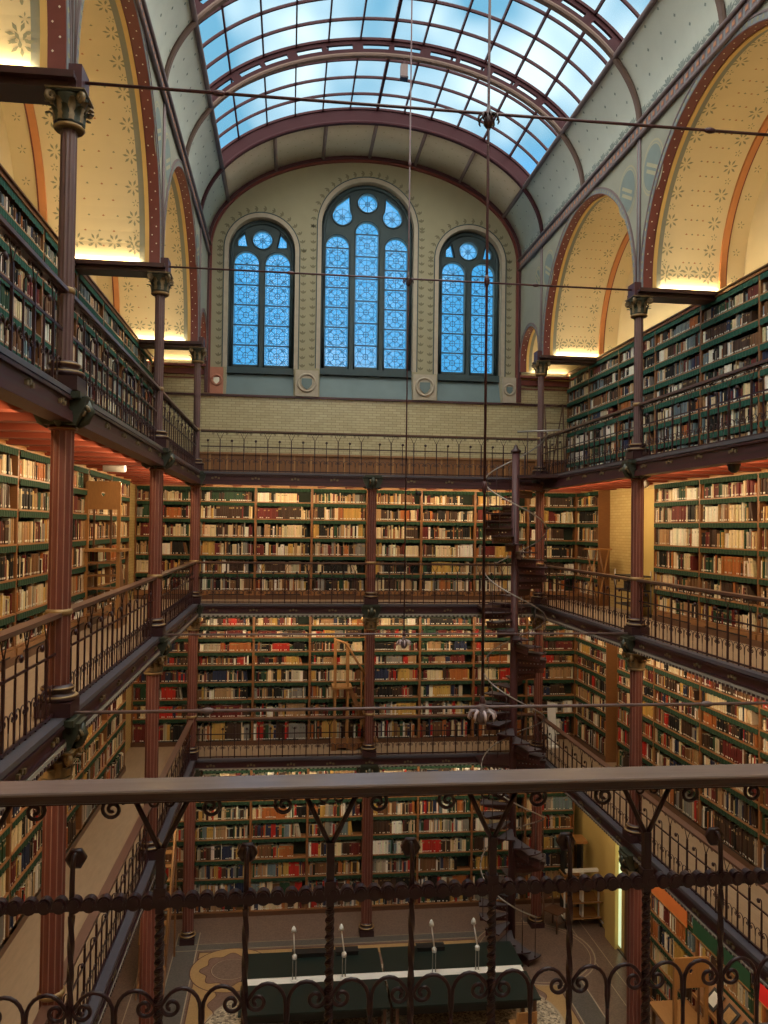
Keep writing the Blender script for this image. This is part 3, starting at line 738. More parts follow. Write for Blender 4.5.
rosette('rod_ring','small dark ring on the rod in front of the middle window',CX,YC[1],ZT-.03,.085,False)
rosette('rod_rosette','pale petalled rosette on the near low tie rod',CX,YC[2],G[2]-.05,.135,True)
rosette('rod_rosette','small pale rosette hanging at the farther low tie rod',CX,YC[1],G[2]-.12,.11,True)
b=MB(); t=thing('skylight_lantern','small mauve lamp box under the rib at the skylight crown','lamp',(CX+.25,RY[1],ZS+2.35)); b.box(-.07,.07,-.07,.07,-.28,-.03,'mauve'); b.build('housing',t); b=MB(); b.tube([(0,0,-.03),(0,0,.12)],.02,'maroon',6); b.build('stem',t); b=MB(); b.box(-.08,.08,-.08,.08,-.31,-.28,'iron_dark'); b.build('rim',t)

# ------------------------------------------------------------------ railings
U=BAY/10
def spiral(cx,cz,r0,turns,a0,dirn,n,rend=.25): return [(cx+r0*(1-(1-rend)*i/n)*math.cos(a0+dirn*turns*2*PI*i/n),cz+r0*(1-(1-rend)*i/n)*math.sin(a0+dirn*turns*2*PI*i/n)) for i in range(n+1)]
ZR=RAILH-.042     # underside of handrail
MID=.58          # mid rail height
def bal_meshes(hi):
    sg=8 if hi else 4; n=26 if hi else 9; out={}; tw=lambda: None
    m='iron_dark'; q=1 if hi else .72
    def twist(b,z0,z1,r,pitch):
        if not hi: b.box(-r,r,-r,r,z0,z1,m); return
        k=int((z1-z0)/.008); b.tube([(0,0,z0+(z1-z0)*i/k) for i in range(k+1)],r*1.25,m,4,twist=2*PI*.008/pitch,smooth=False)
    b=MB(); rr=.0125 if hi else .0115
    twist(b,.0,MID-.03,rr,.11); b.box(-rr,rr,-rr,rr,MID-.03,ZR-.16,m)
    if hi: b.box(-rr*1.5,rr*1.5,-rr*1.3,rr*1.3,MID+.0,MID+.05,m)
    for s in (-1,1):
        b.tube([(0,0,ZR-.175),(s*.03,0,ZR-.115),(s*.088,0,ZR+.002)],.0085*q,m,sg)
        P=[(s*.085,0,ZR-.005)]+[(s*x,0,z) for x,z in spiral(.152,ZR-.036,.037,1.75,math.radians(150),-1,n,.15)]
        b.tube(P,.0062*q,m,sg)
        b.tube([(s*x,0,z) for x,z in spiral(.022,ZR-.018,.018,1.1,math.radians(60),-1,n)],.004,m,sg)
    out['tall_baluster']=b.mesh('tall_baluster')
    b=MB(); r=.0088 if hi else .0085; twist(b,0,MID-.03,r,.035); b.tube([(0,0,MID-.03),(0,0,MID+.08),(0,.003,MID+.125),(0,.018,MID+.150),(0,.05,MID+.148)],[r,r*.95,r*.9,r*.8,r*.6],m,sg)
    b.lathe([(.010,-.014),(.034,-.010),(.034,.010),(.014,.016)],(0,0,0),m,8) if False else b.tube([(0,.028,MID+.13),(0,.034,MID+.13),(0,.052,MID+.132),(0,.058,MID+.132)],[.018,.033,.033,.016],m,6 if hi else 5)
    out['hooked_baluster']=b.mesh('hooked_baluster')
    b=MB(); r=.0066*q; zt=.315
    b.tube([(0,0,0),(0,0,zt-.13)],r,m,sg)
    for s in (-1,1):
        P=[(0,0,zt-.15),(s*.004,0,zt-.105)]
        for i in range(9): a=PI-PI*.80*i/8; P.append((s*(.062+.058*math.cos(a)),0,zt-.075+.068*math.sin(a)))
        P += [(s*x,0,z) for x,z in spiral(.094,zt-.063,.031,1.25,math.radians(10),-1,n)]
        b.tube(P,[r]*(len(P)-n)+[r*1.0]*n if hi else .006,m,sg)
    out['scroll_bar']=b.mesh('scroll_bar')
    return out
BM_HI=bal_meshes(True); BM_LO=bal_meshes(False)
def railing(label,x,y,z,rot,L,phase=U*.5,hi=False,woodtop=True,group=None):
    t=thing('iron_balustrade',label,'balustrade',(x,y,z),rot,group)
    bm=BM_HI if hi else BM_LO
    b=MB()
    if hi:
        def ext(P,m):
            n=len(P); b.add([(0,p,q) for p,q in P]+[(L,p,q) for p,q in P],[(i,(i+1)%n,(i+1)%n+n,i+n) for i in range(n)]+[tuple(range(n)),tuple(range(2*n-1,n-1,-1))],m)
        ext([(-.064,RAILH-.012),(.064,RAILH-.012),(.066,RAILH-.006),(.063,RAILH-.001),(.058,RAILH),(-.058,RAILH),(-.063,RAILH-.001),(-.066,RAILH-.006)],'railwood')
        ext([(-.062,RAILH-.012),(-.064,RAILH-.026),(-.058,RAILH-.038),(-.048,ZR),(.048,ZR),(.058,RAILH-.038),(.064,RAILH-.026),(.062,RAILH-.012)],'railedge')
        b.box(0,L,-.03,.03,ZR-.010,ZR,'iron_dark')
    else: b.box(0,L,-.055,.055,ZR+.006,RAILH,'railbrown' if woodtop else 'iron_dark'); b.box(0,L,-.03,.03,ZR-.008,ZR+.006,'iron_dark')
    b.build('handrail',t)
    b=MB(); b.box(0,L,-.008,.008,MID-.014 if hi else MID-.012,MID+.010,'iron_dark')
    if hi:
        k=0
        while (k+.5)*U/12<L:
            cx=(k+.5)*U/12; b.plate([(cx+.0225*math.cos(a),MID+.006+.025*math.sin(a)) for a in [2*PI*i/16 for i in range(16)]],[],XZ,-.013,.013,'iron_dark')
            b.plate([(cx+.014*math.cos(a),MID+.010+.016*math.sin(a)) for a in [2*PI*i/10 for i in range(10)]],[],XZ,-.019,.019,'iron_dark'); k+=1
    b.build('mid_rail',t)
    b=MB(); b.box(0,L,-.012,.012,.025,.05,'iron_dark'); b.build('bottom_rail',t)
    i=0
    k=-4
    while True:
        u=phase+k*U/4
        if u>L-.02: break
        if u>.06:
            nm='tall_baluster' if k%4==0 else ('hooked_baluster' if k%4==2 else 'scroll_bar')
            link(nm,bm[nm],t,(u,0,.0 if not hi else .0))
        k+=1
    if not hi and abs(z-G[1])<.01: t.scale=(1,1,.94)
    return t
gl={1:'first gallery',2:'second gallery',3:'top gallery'}
seg=['far','middle','near']
for k in (1,2,3):
    for i in range(3):
        y1,y0=YC[i],YC[i+1]
        nd=['bay closest to the end wall','second bay from the end wall','third bay from the end wall'][i]
        railing('iron balustrade along the left side of the %s, %s'%(gl[k],nd),XL,y1-.10,G[k],-PI/2,BAY-.20)
        railing('iron balustrade along the right side of the %s, %s'%(gl[k],nd),XR,y0+.10,G[k],PI/2,BAY-.20)
    w=CX-XL
    railing('iron balustrade across the back of the %s, under the left windows'%gl[k],CX-(.1 if k<3 else 0),YC[0],G[k],PI,w-(.2 if k<3 else .1),U*.5)
    railing('iron balustrade across the back of the %s, beside the spiral stair'%gl[k],XR-.1,YC[0],G[k],PI,w-(.2 if k<3 else .1),U*.5)
railing('large close balustrade with broad polished handrail, twisted bars and scrolls',XL,2.62,G[2],0,XR-XL,(-.385-XL)%U,hi=True)

# ------------------------------------------------------------------ spiral stair
SX,SY,SRR=5.04,17.42,.72
t=thing('spiral_staircase','maroon cast iron spiral staircase winding from the floor to the top gallery','staircase',(SX,SY,0))
b=MB(); b.lathe([(.085,0),(.085,G[3]+.52)],(0,0,0),'riser',16); b.lathe([(.11,G[3]+.50),(.12,G[3]+.53),(.09,G[3]+.56),(.05,G[3]+.60),(.045,G[3]+.64),(.01,G[3]+.68)],(0,0,0),'iron',16); b.lathe([(.14,0),(.14,.1),(.1,.14)],(0,0,0),'iron',16); b.build('newel',t)
SA=math.radians(31); b=MB()
P=[(.07*math.cos(a),.07*math.sin(a)) for a in (0,SA)]+[(SRR*math.cos(SA-SA*i/6),SRR*math.sin(SA-SA*i/6)) for i in range(7)]
b.plate([(.07,0),(.07*math.cos(SA),.07*math.sin(SA))]+[(SRR*math.cos(SA-SA*i/6),SRR*math.sin(SA-SA*i/6)) for i in range(7)],[],lambda u,v,w:(u,v,w),-.03,0,'slate','iron')
b.box(.07,SRR-.01,-.012,.012,-.055,-.0,'iron')
TREAD=b.mesh('tread')
b=MB(); hol=[[ (.14+q*.078+.016*math.cos(a),-.095+.013*math.sin(a)) for a in [2*PI*k/8 for k in range(8)]] for q in range(7)]
b.plate([(.08,-.17),(SRR-.02,-.17),(SRR-.02,-.03),(.08,-.03)],hol,XZ,-.006,.006,'riser'); RISER=b.mesh('riser')
b=MB(); b.tube([(SRR-.03,0,-.03),(SRR-.03,0,RAILH-.03)],.009,'iron',6); b.lathe([(.02,0),(.026,.02),(.012,.05)],(SRR-.03,0,-.01),'iron',8); BALU=b.mesh('baluster')
PITCH=2.2; NS=62; dz=G[3]/NS
ang=lambda z: math.radians((25 if z<G[2]+.01 else -14)+(G[3]-z)/PITCH*360)
for i in range(1,NS):
    z=G[3]-i*dz; a=ang(z)
    s=link('tread',TREAD,t,(0,0,z),a); link('riser',RISER,s,(0,0,dz*0),0); link('baluster',BALU,t,(0,0,z),a+SA*.5)
b=MB(); n=260
for za,zb_ in ((G[3],G[2]+.03),(G[2]-.02,.05)): b=MB(); b.tube([((SRR-.03)*math.cos(ang(z)),(SRR-.03)*math.sin(ang(z)),z+RAILH) for z in [za-(za-zb_)*k/n for k in range(n+1)]],.015,'steel',7); b.build('handrail',t)
def landing(z,a0,a1,pts):
    b=MB(); P=[(SRR*math.cos(a0+(a1-a0)*k/8),SRR*math.sin(a0+(a1-a0)*k/8)) for k in range(9)]
    b.plate([(.06,0)]+P+pts if False else P+pts,[],lambda u,v,w:(u,v,w),z-.09,z,'iron'); b.build('landing',t)
c0=XR-SX-.1; d0=YC[0]-SY-.1
b=MB(); b.plate([(0,-.08)]+[(c0,-.55),(c0,.75),(.35,.62),(0,.08)],[],lambda u,v,w:(u,v,w),G[3]-.07,G[3]-.005,'iron'); b.build('landing',t)
for zz in (G[2],G[1]):
    b=MB(); b.plate([(-.05,.06),(.35,.30),(.35,d0),(-.62,d0),(-.66,.30)],[],lambda u,v,w:(u,v,w),zz-.07,zz-.005,'iron'); b.build('landing',t)
for k in range(5): link('baluster',BALU,t,(.0,0,G[3]-.01),math.radians(-28-k*12)) if False else None
b=MB(); b.tube([(0,-.10,G[3]+RAILH),(.4,-.34,G[3]+RAILH),(c0,-.62,G[3]+RAILH)],.02,'steel',7)
for x,y in ((.2,-.22),(.45,-.36),(.7,-.52)): b.tube([(x,y,G[3]-.02),(x,y,G[3]+RAILH)],.010,'iron',6)
b.build('landing_rail',t)

# ------------------------------------------------------------------ bookcases and books
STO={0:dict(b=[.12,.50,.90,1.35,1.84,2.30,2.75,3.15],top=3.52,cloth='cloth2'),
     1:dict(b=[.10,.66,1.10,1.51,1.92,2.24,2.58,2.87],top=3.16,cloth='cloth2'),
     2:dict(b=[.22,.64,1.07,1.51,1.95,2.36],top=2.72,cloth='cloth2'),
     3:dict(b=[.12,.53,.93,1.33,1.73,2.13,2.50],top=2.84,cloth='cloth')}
DEP=.235
CASE={}
def case_meshes(k,w):
    if (k,w) in CASE: return CASE[(k,w)]
    S=STO[k]; T=S['top']; o=[]
    b=MB(); b.box(0,.028,-.005,DEP,0,T,'oak'); o.append(('side_panel',b.mesh('side_panel'),(0,0,0))); o.append(('side_panel',o[0][1],(w-.028,0,0)))
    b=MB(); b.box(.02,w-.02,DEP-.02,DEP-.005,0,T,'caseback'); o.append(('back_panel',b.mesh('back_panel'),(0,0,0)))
    b=MB(); b.box(0,w,-.03,.0,0,.10,'walnut'); b.box(.028,w-.028,-.03,.012,.10,S['b'][0]-.03 if S['b'][0]>.14 else .10,'oak_h')
    if k in (1,2): b.box(.25,w-.25,-.034,-.03,.105,.13,'black')
    o.append(('plinth',b.mesh('plinth'),(0,0,0)))
    b=MB(); b.box(.028,w-.028,-.012,DEP-.02,-.022,0,'oak_h'); sm=b.mesh('shelf')
    for z in S['b']: o.append(('shelf',sm,(0,0,z)))
    b=MB(); n=int(w/.045); vs=[]; hh=.085 if k<3 else .10
    for i in range(n+1):
        x=.03+(w-.06)*i/n; yy=-.014+(.006 if i%2 else -.004); dz=.012 if i%3==0 else 0
        vs += [(x,-.012,0),(x,yy,-.02),(x,yy-.002,-hh+dz)]
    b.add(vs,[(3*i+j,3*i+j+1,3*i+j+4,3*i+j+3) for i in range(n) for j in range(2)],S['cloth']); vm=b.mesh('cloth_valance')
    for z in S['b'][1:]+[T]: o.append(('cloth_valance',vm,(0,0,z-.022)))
    b=MB(); b.box(0,w,-.03,DEP,T-.02,T+.035,'oak' if k==3 else 'oak_light'); b.box(0,w,-.06,DEP,T+.035,T+.06,'walnut' if k==3 else 'oak_light')
    if k==2: b.box(0,w,-.02,DEP,T+.06,T+.13,'oak_light')
    o.append(('cornice',b.mesh('cornice'),(0,0,0)))
    CASE[(k,w)]=o; return o
ALLCASES=[]
PLACE=['on the ground floor','on the first gallery','on the second gallery','on the top gallery']
PS=['ground floor','first gallery','second gallery','top gallery']
def bookcase(k,x,y,rot,w,where,short,skip=()):
    w=round(w,4)
    t=thing('bookcase','oak bookcase %s, %s'%(PLACE[k],where),'bookcase',(x,y,G[k]),rot,'bookcases %s'%PLACE[k])
    for nm,me,loc in case_meshes(k,w): link(nm,me,t,loc)
    ALLCASES.append((k,x,y,rot,w,short,skip))
xb=[-3.62,-2.13,-.79,.57,1.93,3.28,4.64,6.0,7.27]
for k in (0,1,2):
    for i in range(8):
        nm=['in the left corner behind the columns','first bay right of the left corner column','second bay right of the left corner column','just left of the middle column','just right of the middle column','second bay right of the middle column','directly behind the spiral stair','in the right corner behind the stair'][i]
        bookcase(k,xb[i],FB,0,xb[i+1]-xb[i],'back wall, '+nm,'back wall, bay %s'%['one','two','three','four','five','six','seven','eight'][i])
W3=BAY/3
left=[17.75-W3*i for i in range(7)]
for k in (0,1,2):
    for i in range(6):
        if k==0 and i>4: continue
        bookcase(k,FL,left[i+1],PI/2,W3,'left wall, %s bay from the ladder end'%ORD[i] if k!=2 else 'left wall, %s bay from the brick strip'%ORD[i],'left wall, %s bay'%ORD[i])
lt=[20.36-W3*i for i in range(8)]
for i in range(7): bookcase(3,FL,lt[i+1],PI/2,W3,'left wall, %s bay from the end wall'%ORD[i],'left wall, %s bay'%ORD[i])
rt=[20.36,18.84]+[18.84-W3*i for i in range(1,6)]
for i in range(6): bookcase(3,FR,rt[i],-PI/2,rt[i]-rt[i+1],'right wall, %s bay from the end wall'%ORD[i],'right wall, %s bay'%ORD[i])
for k,y1,y0 in ((2,FB,18.12),(1,FB,17.58)): bookcase(k,FR,y1,-PI/2,y1-y0,'right wall, short case in the corner by the stair','right corner case')
for k,s,n in ((2,15.26,3),(1,17.0,4),(0,15.3,3)):
    for i in range(n): bookcase(k,FR,s-W3*i,-PI/2,W3,'right wall, %s bay after the gap'%ORD[i],'right wall, %s bay'%ORD[i])
# tall oak end panels facing the hall
for k,y,h in ((2,18.11,2.85),(1,17.57,3.4)):
    t=thing('end_panel','tall plain oak end board of the corner case on the %s'%LV[k],'bookcase end',(FR,y-.03,G[k])); b=MB(); b.box(-.03,WR-FR,0,.03,0,h,'oak'); b.build('board',t); b=MB(); b.box(-.05,WR-FR,-.02,.04,h,h+.06,'oak_light'); b.build('cap',t)

PALN={'cream':(.62,.50,.32),'white':(.74,.70,.62),'tan':(.36,.22,.11),'brown':(.155,.075,.035),'dark-brown':(.055,.030,.020),'rust':(.36,.12,.035),'red':(.40,.025,.018),
 'maroon':(.13,.022,.020),'dark-green':(.020,.055,.030),'navy':(.022,.030,.070),'grey':(.22,.21,.19),'black':(.014,.013,.013),'slate-blue':(.14,.19,.22),'ochre':(.48,.30,.08),'beige':(.42,.36,.27)}
CW={0:'cream cream white white tan beige brown dark-brown dark-brown maroon red dark-green navy grey black black slate-blue ochre rust',
    1:'cream cream tan white brown dark-brown dark-brown dark-brown rust maroon maroon red dark-green navy black black ochre beige grey',
    2:'cream cream cream beige white tan brown dark-brown dark-brown rust ochre maroon maroon grey black black dark-green tan',
    3:'cream cream beige white tan brown dark-brown dark-brown grey slate-blue slate-blue white black black rust maroon navy dark-green'}
CW={k:v.split() for k,v in CW.items()}
R=random.Random(11)
BK=[]     # every book: dict
def fill(ci,k,x,y,rot,w,short,skip):
    S=STO[k]; bs=S['b']+[S['top']]; ca,sa=math.cos(rot),math.sin(rot)
    for r in range(len(S['b'])):
        rown=len(S['b'])-1-r
        z=bs[r]; op=bs[r+1]-bs[r]-.022-(.07 if k<3 else .085)
        if (ci,r) in skip: continue
        u=.034+R.random()*.01; end=w-.034-(R.random()**2*.30 if R.random()<.55 else R.random()*.03)
        row=[]; ser=0; basec=R.choice(CW[k])
        hb=op*R.uniform(.80,1.0); hb=min(hb,.34 if r or k==3 else .43)
        while u<end:
            if ser<=0:
                if R.random()<.06: ser=R.randint(5,14); sc=R.choice(CW[k]); st=R.uniform(.022,.05); shh=hb*R.uniform(.85,1.05)
                elif R.random()<.2: ser=R.randint(2,4); sc=R.choice(CW[k]); st=R.uniform(.018,.04); shh=hb*R.uniform(.75,1.05)
                else: ser=1; sc=R.choice(CW[k]) if R.random()<.75 else basec; st=R.choice((.011,.014,.018,.022,.027,.033,.04,.052)); shh=hb*R.uniform(.66,1.10)
            ser-=1; th=st*R.uniform(.93,1.07); h=min(shh*R.uniform(.985,1.015),op+.03)
            if u+th>end: break
            d=R.uniform(.14,.185); v=R.uniform(.85,1.18); c=tuple(min(.8,a*v*R.uniform(.93,1.07)) for a in PALN[sc])
            row.append(dict(u=u,t=th,h=h,d=d,c=c,n=sc,z=z,off=R.uniform(.004,.03),lean=0,lab=R.random()<(.72 if k else .6)))
            u+=th+R.choice((0,0,.001,.002))
        if row and end-u>-.2 and w-.04-u>.10 and R.random()<.6:
            for q in range(min(R.randint(1,4),len(row))):
                row[-1-q]['lean']=R.uniform(.10,.22)*(1)
            s=sum(1 for q in row if q['lean'])
            l0=row[-s]['lean']
            for q in row[-s:]: q['lean']=l0
            for i,q in enumerate(row[-s:]): q['u']+=.02+.004*i
        for i,q in enumerate(row):
            q['nb']=(row[i-1]['n'] if i else 'end', row[i+1]['n'] if i+1<len(row) else 'gap')
            q['row']=rown; q['case']=ci; q['fr']=(x,y,G[k],ca,sa); q['k']=k; q['short']=short; BK.append(q)
for ci,(k,x,y,rot,w,short,skip) in enumerate(ALLCASES): fill(ci,k,x,y,rot,w,short,set())
def bookgeo(q,local=False,hi=False):
    t,h,d,L=q['t']-.0006,q['h'],q['d'],q['lean']
    prof=[(0,.007),(t*.25,.0015),(t*.75,.0015),(t,.007),(t,d),(0,d)]
    vs=[(px-L*0+L*0,py,0) for px,py in prof]+[(px-L*h,py,h) for px,py in prof]
    fs=[(0,1,7,6),(1,2,8,7),(2,3,9,8),(3,4,10,9),(5,0,6,11),(6,7,8,9,10,11)]
    cs=[q['c']]*5+[(.50,.44,.33)]
    if q['lab'] and t>.012:
        z0,z1=.018,.042; a,b_=t*.15,t*.85
        i=len(vs); vs+=[(a-L*z0,.0005,z0),(b_-L*z0,.0005,z0),(b_-L*z1,.0005,z1),(a-L*z1,.0005,z1)]; fs.append((i,i+1,i+2,i+3)); cs.append((.72,.70,.63))
    if hi or (q['t']>.03 and int(q['u']*1000)%3==0):
        z0,z1=h*.72,h*.84; a,b_=t*.08,t*.92; i=len(vs); vs+=[(a-L*z0,.0006,z0),(b_-L*z0,.0006,z0),(b_-L*z1,.0006,z1),(a-L*z1,.0006,z1)]; fs.append((i,i+1,i+2,i+3))
        cc=tuple(min(.6,c*.5+.02) for c in q['c']) if sum(q['c'])>.6 else (.32,.22,.10); cs.append(cc)
    return vs,fs,cs
def place(q,vs):
    x,y,z,ca,sa=q['fr']; o=[]
    for a,b_,c in vs: a+=q['u']; b_+=q['off']; o.append((x+a*ca-b_*sa,y+a*sa+b_*ca,z+q['z']+c))
    return o
def colmesh(name,vs,fs,cs):
    me=bpy.data.meshes.new(name); me.from_pydata(vs,[],fs); me.materials.append(M['book'])
    at=me.attributes.new('Col','FLOAT_COLOR','CORNER'); arr=[]
    for f,c in zip(fs,cs): arr.extend([c[0],c[1],c[2],1.0]*len(f))
    at.data.foreach_set('color',arr); me.update(); return me

# ------------------------------------------------------------------ furniture
def tower(label,x,y,z,kind='library_step_tower'):
    t=thing(kind,label,'library steps',(x,y,z)); W,D,H=.58,.80,2.48
    b=MB(); 
    for px in (0,W-.055):
        b=MB(); b.box(px,px+.055,0,.06,0,H,'oak_light'); b.build('post',t)
        b=MB(); b.box(px,px+.05,D-.05,D,0,1.32,'oak'); b.build('post',t)
    b=MB(); ht=[(W/2+.035*math.cos(a)*(1 if math.sin(a)>-.3 else .6),H-.20+.04*math.sin(a)) for a in [2*PI*k/14 for k in range(14)]]
    b.plate([(.02,H-.46),(W-.02,H-.46),(W-.02,H+.02),(.02,H+.02)],[ht],XZ,.005,.04,'oak_light'); b.build('top_board',t)
    for px in (.13,W-.17): b=MB(); b.box(px,px+.03,.012,.04,1.36,H-.45,'walnut'); b.build('spindle',t)
    b=MB(); b.box(-.04,W+.04,-.05,D+.03,1.30,1.345,'oak_light'); b.build('platform',t)
    for k in range(5): b=MB(); b.box(.05,W-.05,.0+(.0 if k<5 else 0),.28,.22+k*.22,.25+k*.22,'oak_h'); b.build('step',t)
    for px in (.0,W-.03): b=MB(); b.plate([(.03,.0),(D,.0),(D-.02,.08),(.10,1.28),(.03,1.30)],[],YZ,px+.01,px+.028,'oak'); b.build('side_cheek',t)
tower('oak step tower with a pierced top board standing on the second gallery',-3.42,14.05,G[2])
tower('oak step tower with a pierced top board on the ground floor beneath the gallery',6.25,12.3,0)
# stepped platform on the first gallery
t=thing('library_steps','honey oak library steps with sloping handrail against the back shelves','library steps',(1.14,18.95,G[1]))
for x,h in ((0,2.58),(.30,2.50)):
    for y in (0,.42): b=MB(); b.box(x,x+.045,y,y+.045,0,h,'oak_light'); b.build('post',t)
b=MB(); b.box(.62,.66,0,.04,.5,1.95,'oak_light'); b.build('post',t)
b=MB(); b.box(-.05,.42,-.03,.50,1.44,1.49,'oak_light'); b.build('platform',t)
b=MB(); b.tube([(.02,.02,2.60),(.26,.02,2.52),(.86,.02,1.55)],.028,'oak_light',8); b.build('handrail',t)
b=MB(); b.plate([(.32,1.44),(.42,1.44),(1.02,.12),(.90,.12)],[],XZ,0,.035,'oak'); b.build('stringer',t); b=MB(); b.plate([(.32,1.44),(.42,1.44),(1.02,.12),(.90,.12)],[],XZ,.43,.465,'oak'); b.build('stringer',t)
for k in range(6): b=MB(); xx=.34+k*.10; b.box(xx,xx+.22,.03,.44,1.22-k*.21,1.25-k*.21,'oak_h'); b.build('step',t)
b=MB(); b.plate([(-.06,0),(.06,0),(.12,.07),(.34,.07),(.40,0),(.52,0),(.58,.07),(.78,.07),(.84,0),(.98,0),(.98,.17),(-.06,.17)],[],XZ,-.03,.0,'oak'); b.box(-.06,.98,0,.46,.13,.17,'oak'); b.build('base',t)
# ladder in the ground-floor aisle
t=thing('library_ladder','tall wooden stair ladder in the ground floor aisle under the left gallery','ladder',(-2.85,16.35,0))
for x in (0,.52):
    b=MB(); b.plate([(0,0),(.10,0),(1.62,2.35),(1.52,2.35)],[],YZ,x,x+.03,'oak'); b.build('stringer',t)
    b=MB(); b.tube([(x+.015,.25,.95),(x+.015,1.55,3.0)],.022,'oak_light',8); b.build('handrail',t)
    for yy,z0,z1 in ((.30,.45,1.05),(1.5,2.2,2.95)): b=MB(); b.box(x,x+.03,yy,yy+.035,z0,z1,'oak'); b.build('post',t)
    b=MB(); b.box(x,x+.04,1.55,1.60,0,2.35,'oak'); b.build('rear_leg',t)
for k in range(10): b=MB(); yy=.03+k*.150; b.box(.03,.52,yy,yy+.18,.20+k*.23,.225+k*.23,'oak_light'); b.build('step',t)
# reading desks
DZ=.78
dk=[(-.75,1.94,15.46,16.38,'rear desk at the end beside the lobed floor medallion'),(1.99,4.72,15.46,16.38,'rear desk at the spiral stair end'),(-.75,1.94,14.34,15.26,'front desk at the end beside the lobed floor medallion'),(1.99,4.72,14.34,15.26,'front desk at the spiral stair end')]
for x0,x1,y0,y1,lab in dk:
    t=thing('reading_desk','long dark green topped '+lab,'desk',((x0+x1)/2,(y0+y1)/2,0),0,'reading desks in the middle of the hall'); w,d=(x1-x0)/2,(y1-y0)/2
    b=MB(); b.box(-w,w,-d,d,DZ-.035,DZ,'baize'); b.build('desk_top',t)
    b=MB(); b.box(-w+.1,w-.1,-.012,.012,.35,DZ-.035,'black'); b.build('modesty_panel',t)
    for sx in (-1,1):
        for sy in (-1,1): b=MB(); b.box(*sorted((sx*(w-.06),sx*(w-.12))),*sorted((sy*(d-.06),sy*(d-.12))),0,DZ-.035,'walnut'); b.build('leg',t)
t=thing('cable_channel','white strip running between the front and rear reading desks','cable channel',(CX+.05,15.36,DZ-.03)); b=MB(); b.box(-2.7,2.7,-.095,.095,0,.025,'white'); b.build('tray',t); b=MB(); b.box(-2.7,2.7,-.105,-.095,-.01,.035,'white'); b.box(-2.7,2.7,.095,.105,-.01,.035,'white'); b.build('edge_strip',t)
b=MB(); b.tube([(-2.2,0,-DZ+.03),(-2.2,0,0)],.03,'steel',8); b.build('leg',t); b=MB(); b.tube([(2.2,0,-DZ+.03),(2.2,0,0)],.03,'steel',8); b.build('leg',t)
for x,l,tip in ((.24,'outermost, at the medallion end',-.02),(1.18,'second from the medallion end',-.06),(2.92,'second from the spiral stair end',-.06),(3.77,'outermost, at the spiral stair end',-.08)):
    t=thing('desk_lamp','white jointed lamp on the strip between the desks, '+l,'lamp',(x,15.36,DZ-.004),0,'white lamps on the reading desks')
    b=MB(); b.lathe([(.07,0),(.07,.012),(.02,.02)],(0,0,0),'white',14); b.build('base',t); b=MB(); b.tube([(-.03,0,.02),(-.03,0,.43)],.009,'steel',6); b.tube([(.03,0,.02),(.03,0,.43)],.009,'steel',6); b.build('stem',t)
    b=MB(); b.lathe([(.02,-.05),(.045,-.04),(.048,.02),(.025,.05)],(0,0,.44),'white',12); b.build('joint',t)
    b=MB(); b.tube([(0,0,.48),(tip,0,.93)],.014,'white',8); b.build('arm',t)
    b=MB(); b.lathe([(.052,-.06),(.040,.0),(.022,.035),(.010,.05)],(tip,0,.97),'white',14); b.build('lamp_head',t)
for x,w,dd,lab in ((.55,.34,.22,'low black box at the back edge of the rear desk, medallion end'),(1.30,.22,.16,'small black box on the rear desk beside the second lamp'),(3.0,.28,.2,'black box at the back edge of the rear desk near the stair')):
    t=thing('document_box',lab,'box',(x,16.22,DZ)); b=MB(); b.box(-w,w,-.09,.09,0,.07,'black'); b.build('body',t); b=MB(); b.box(-w-.01,w+.01,-.1,.1,.07,.085,'black'); b.build('lid',t)
def chair(lab,x,y,z,rot,m,kind='wooden_chair'):
    t=thing(kind,lab,'chair',(x,y,z),rot); b=MB(); b.box(-.21,.21,-.21,.21,.43,.46,m); b.build('seat',t)
    for sx in (-1,1):
        b=MB(); b.tube([(sx*.19,-.18,0),(sx*.18,-.18,.43)],.02,m,6); b.build('leg',t); b=MB(); b.tube([(sx*.19,.22,0),(sx*.18,.19,.43),(sx*.17,.25,.86)],.02,m,6); b.build('rear_leg',t)
    b=MB(); b.box(-.18,.18,.215,.245,.66,.84,m); b.build('backrest',t); b=MB(); b.tube([(-.18,-.18,.2),(.18,-.18,.2)],.012,m,6); b.build('stretcher',t)
chair('honey oak chair half hidden under the front desk at the stair end',4.30,14.08,0,PI,'oak_light')
chair('dark wooden chair in the ground floor corner behind the spiral stair',6.35,18.3,0,.6,'walnut')
# book trolley, lectern table
t=thing('book_trolley','white double sided steel book trolley against the ochre wall','trolley',(7.08,18.55,0))
for y in (-.06,.06): b=MB(); b.box(-.02,.02,y-.03,y+.03,.10,1.25,'white'); b.build('post',t)
for z in (.14,.50,.86):
    b=MB(); b.add([(-.42,-.28,z+.09),(.42,-.28,z+.09),(.42,-.02,z),(-.42,-.02,z),(-.42,-.28,z+.07),(.42,-.28,z+.07),(.42,-.02,z-.02),(-.42,-.02,z-.02)],[(0,1,2,3),(4,7,6,5),(0,4,5,1),(2,6,7,3)],'oak_light'); b.build('shelf',t)
    b=MB(); b.add([(-.42,.28,z+.09),(.42,.28,z+.09),(.42,.02,z),(-.42,.02,z),(-.42,.28,z+.07),(.42,.28,z+.07),(.42,.02,z-.02),(-.42,.02,z-.02)],[(3,2,1,0),(5,6,7,4),(1,5,4,0),(3,7,6,2)],'oak_light'); b.build('shelf',t)
for x in (-.42,.42): b=MB(); b.box(x-.012,x+.012,-.30,.30,.09,.12,'white'); b.box(x-.012,x+.012,-.03,.03,.1,1.0,'white'); b.build('end_frame',t)
b=MB(); b.box(-.4,.4,-.05,.05,1.2,1.26,'white'); b.build('top_bar',t)
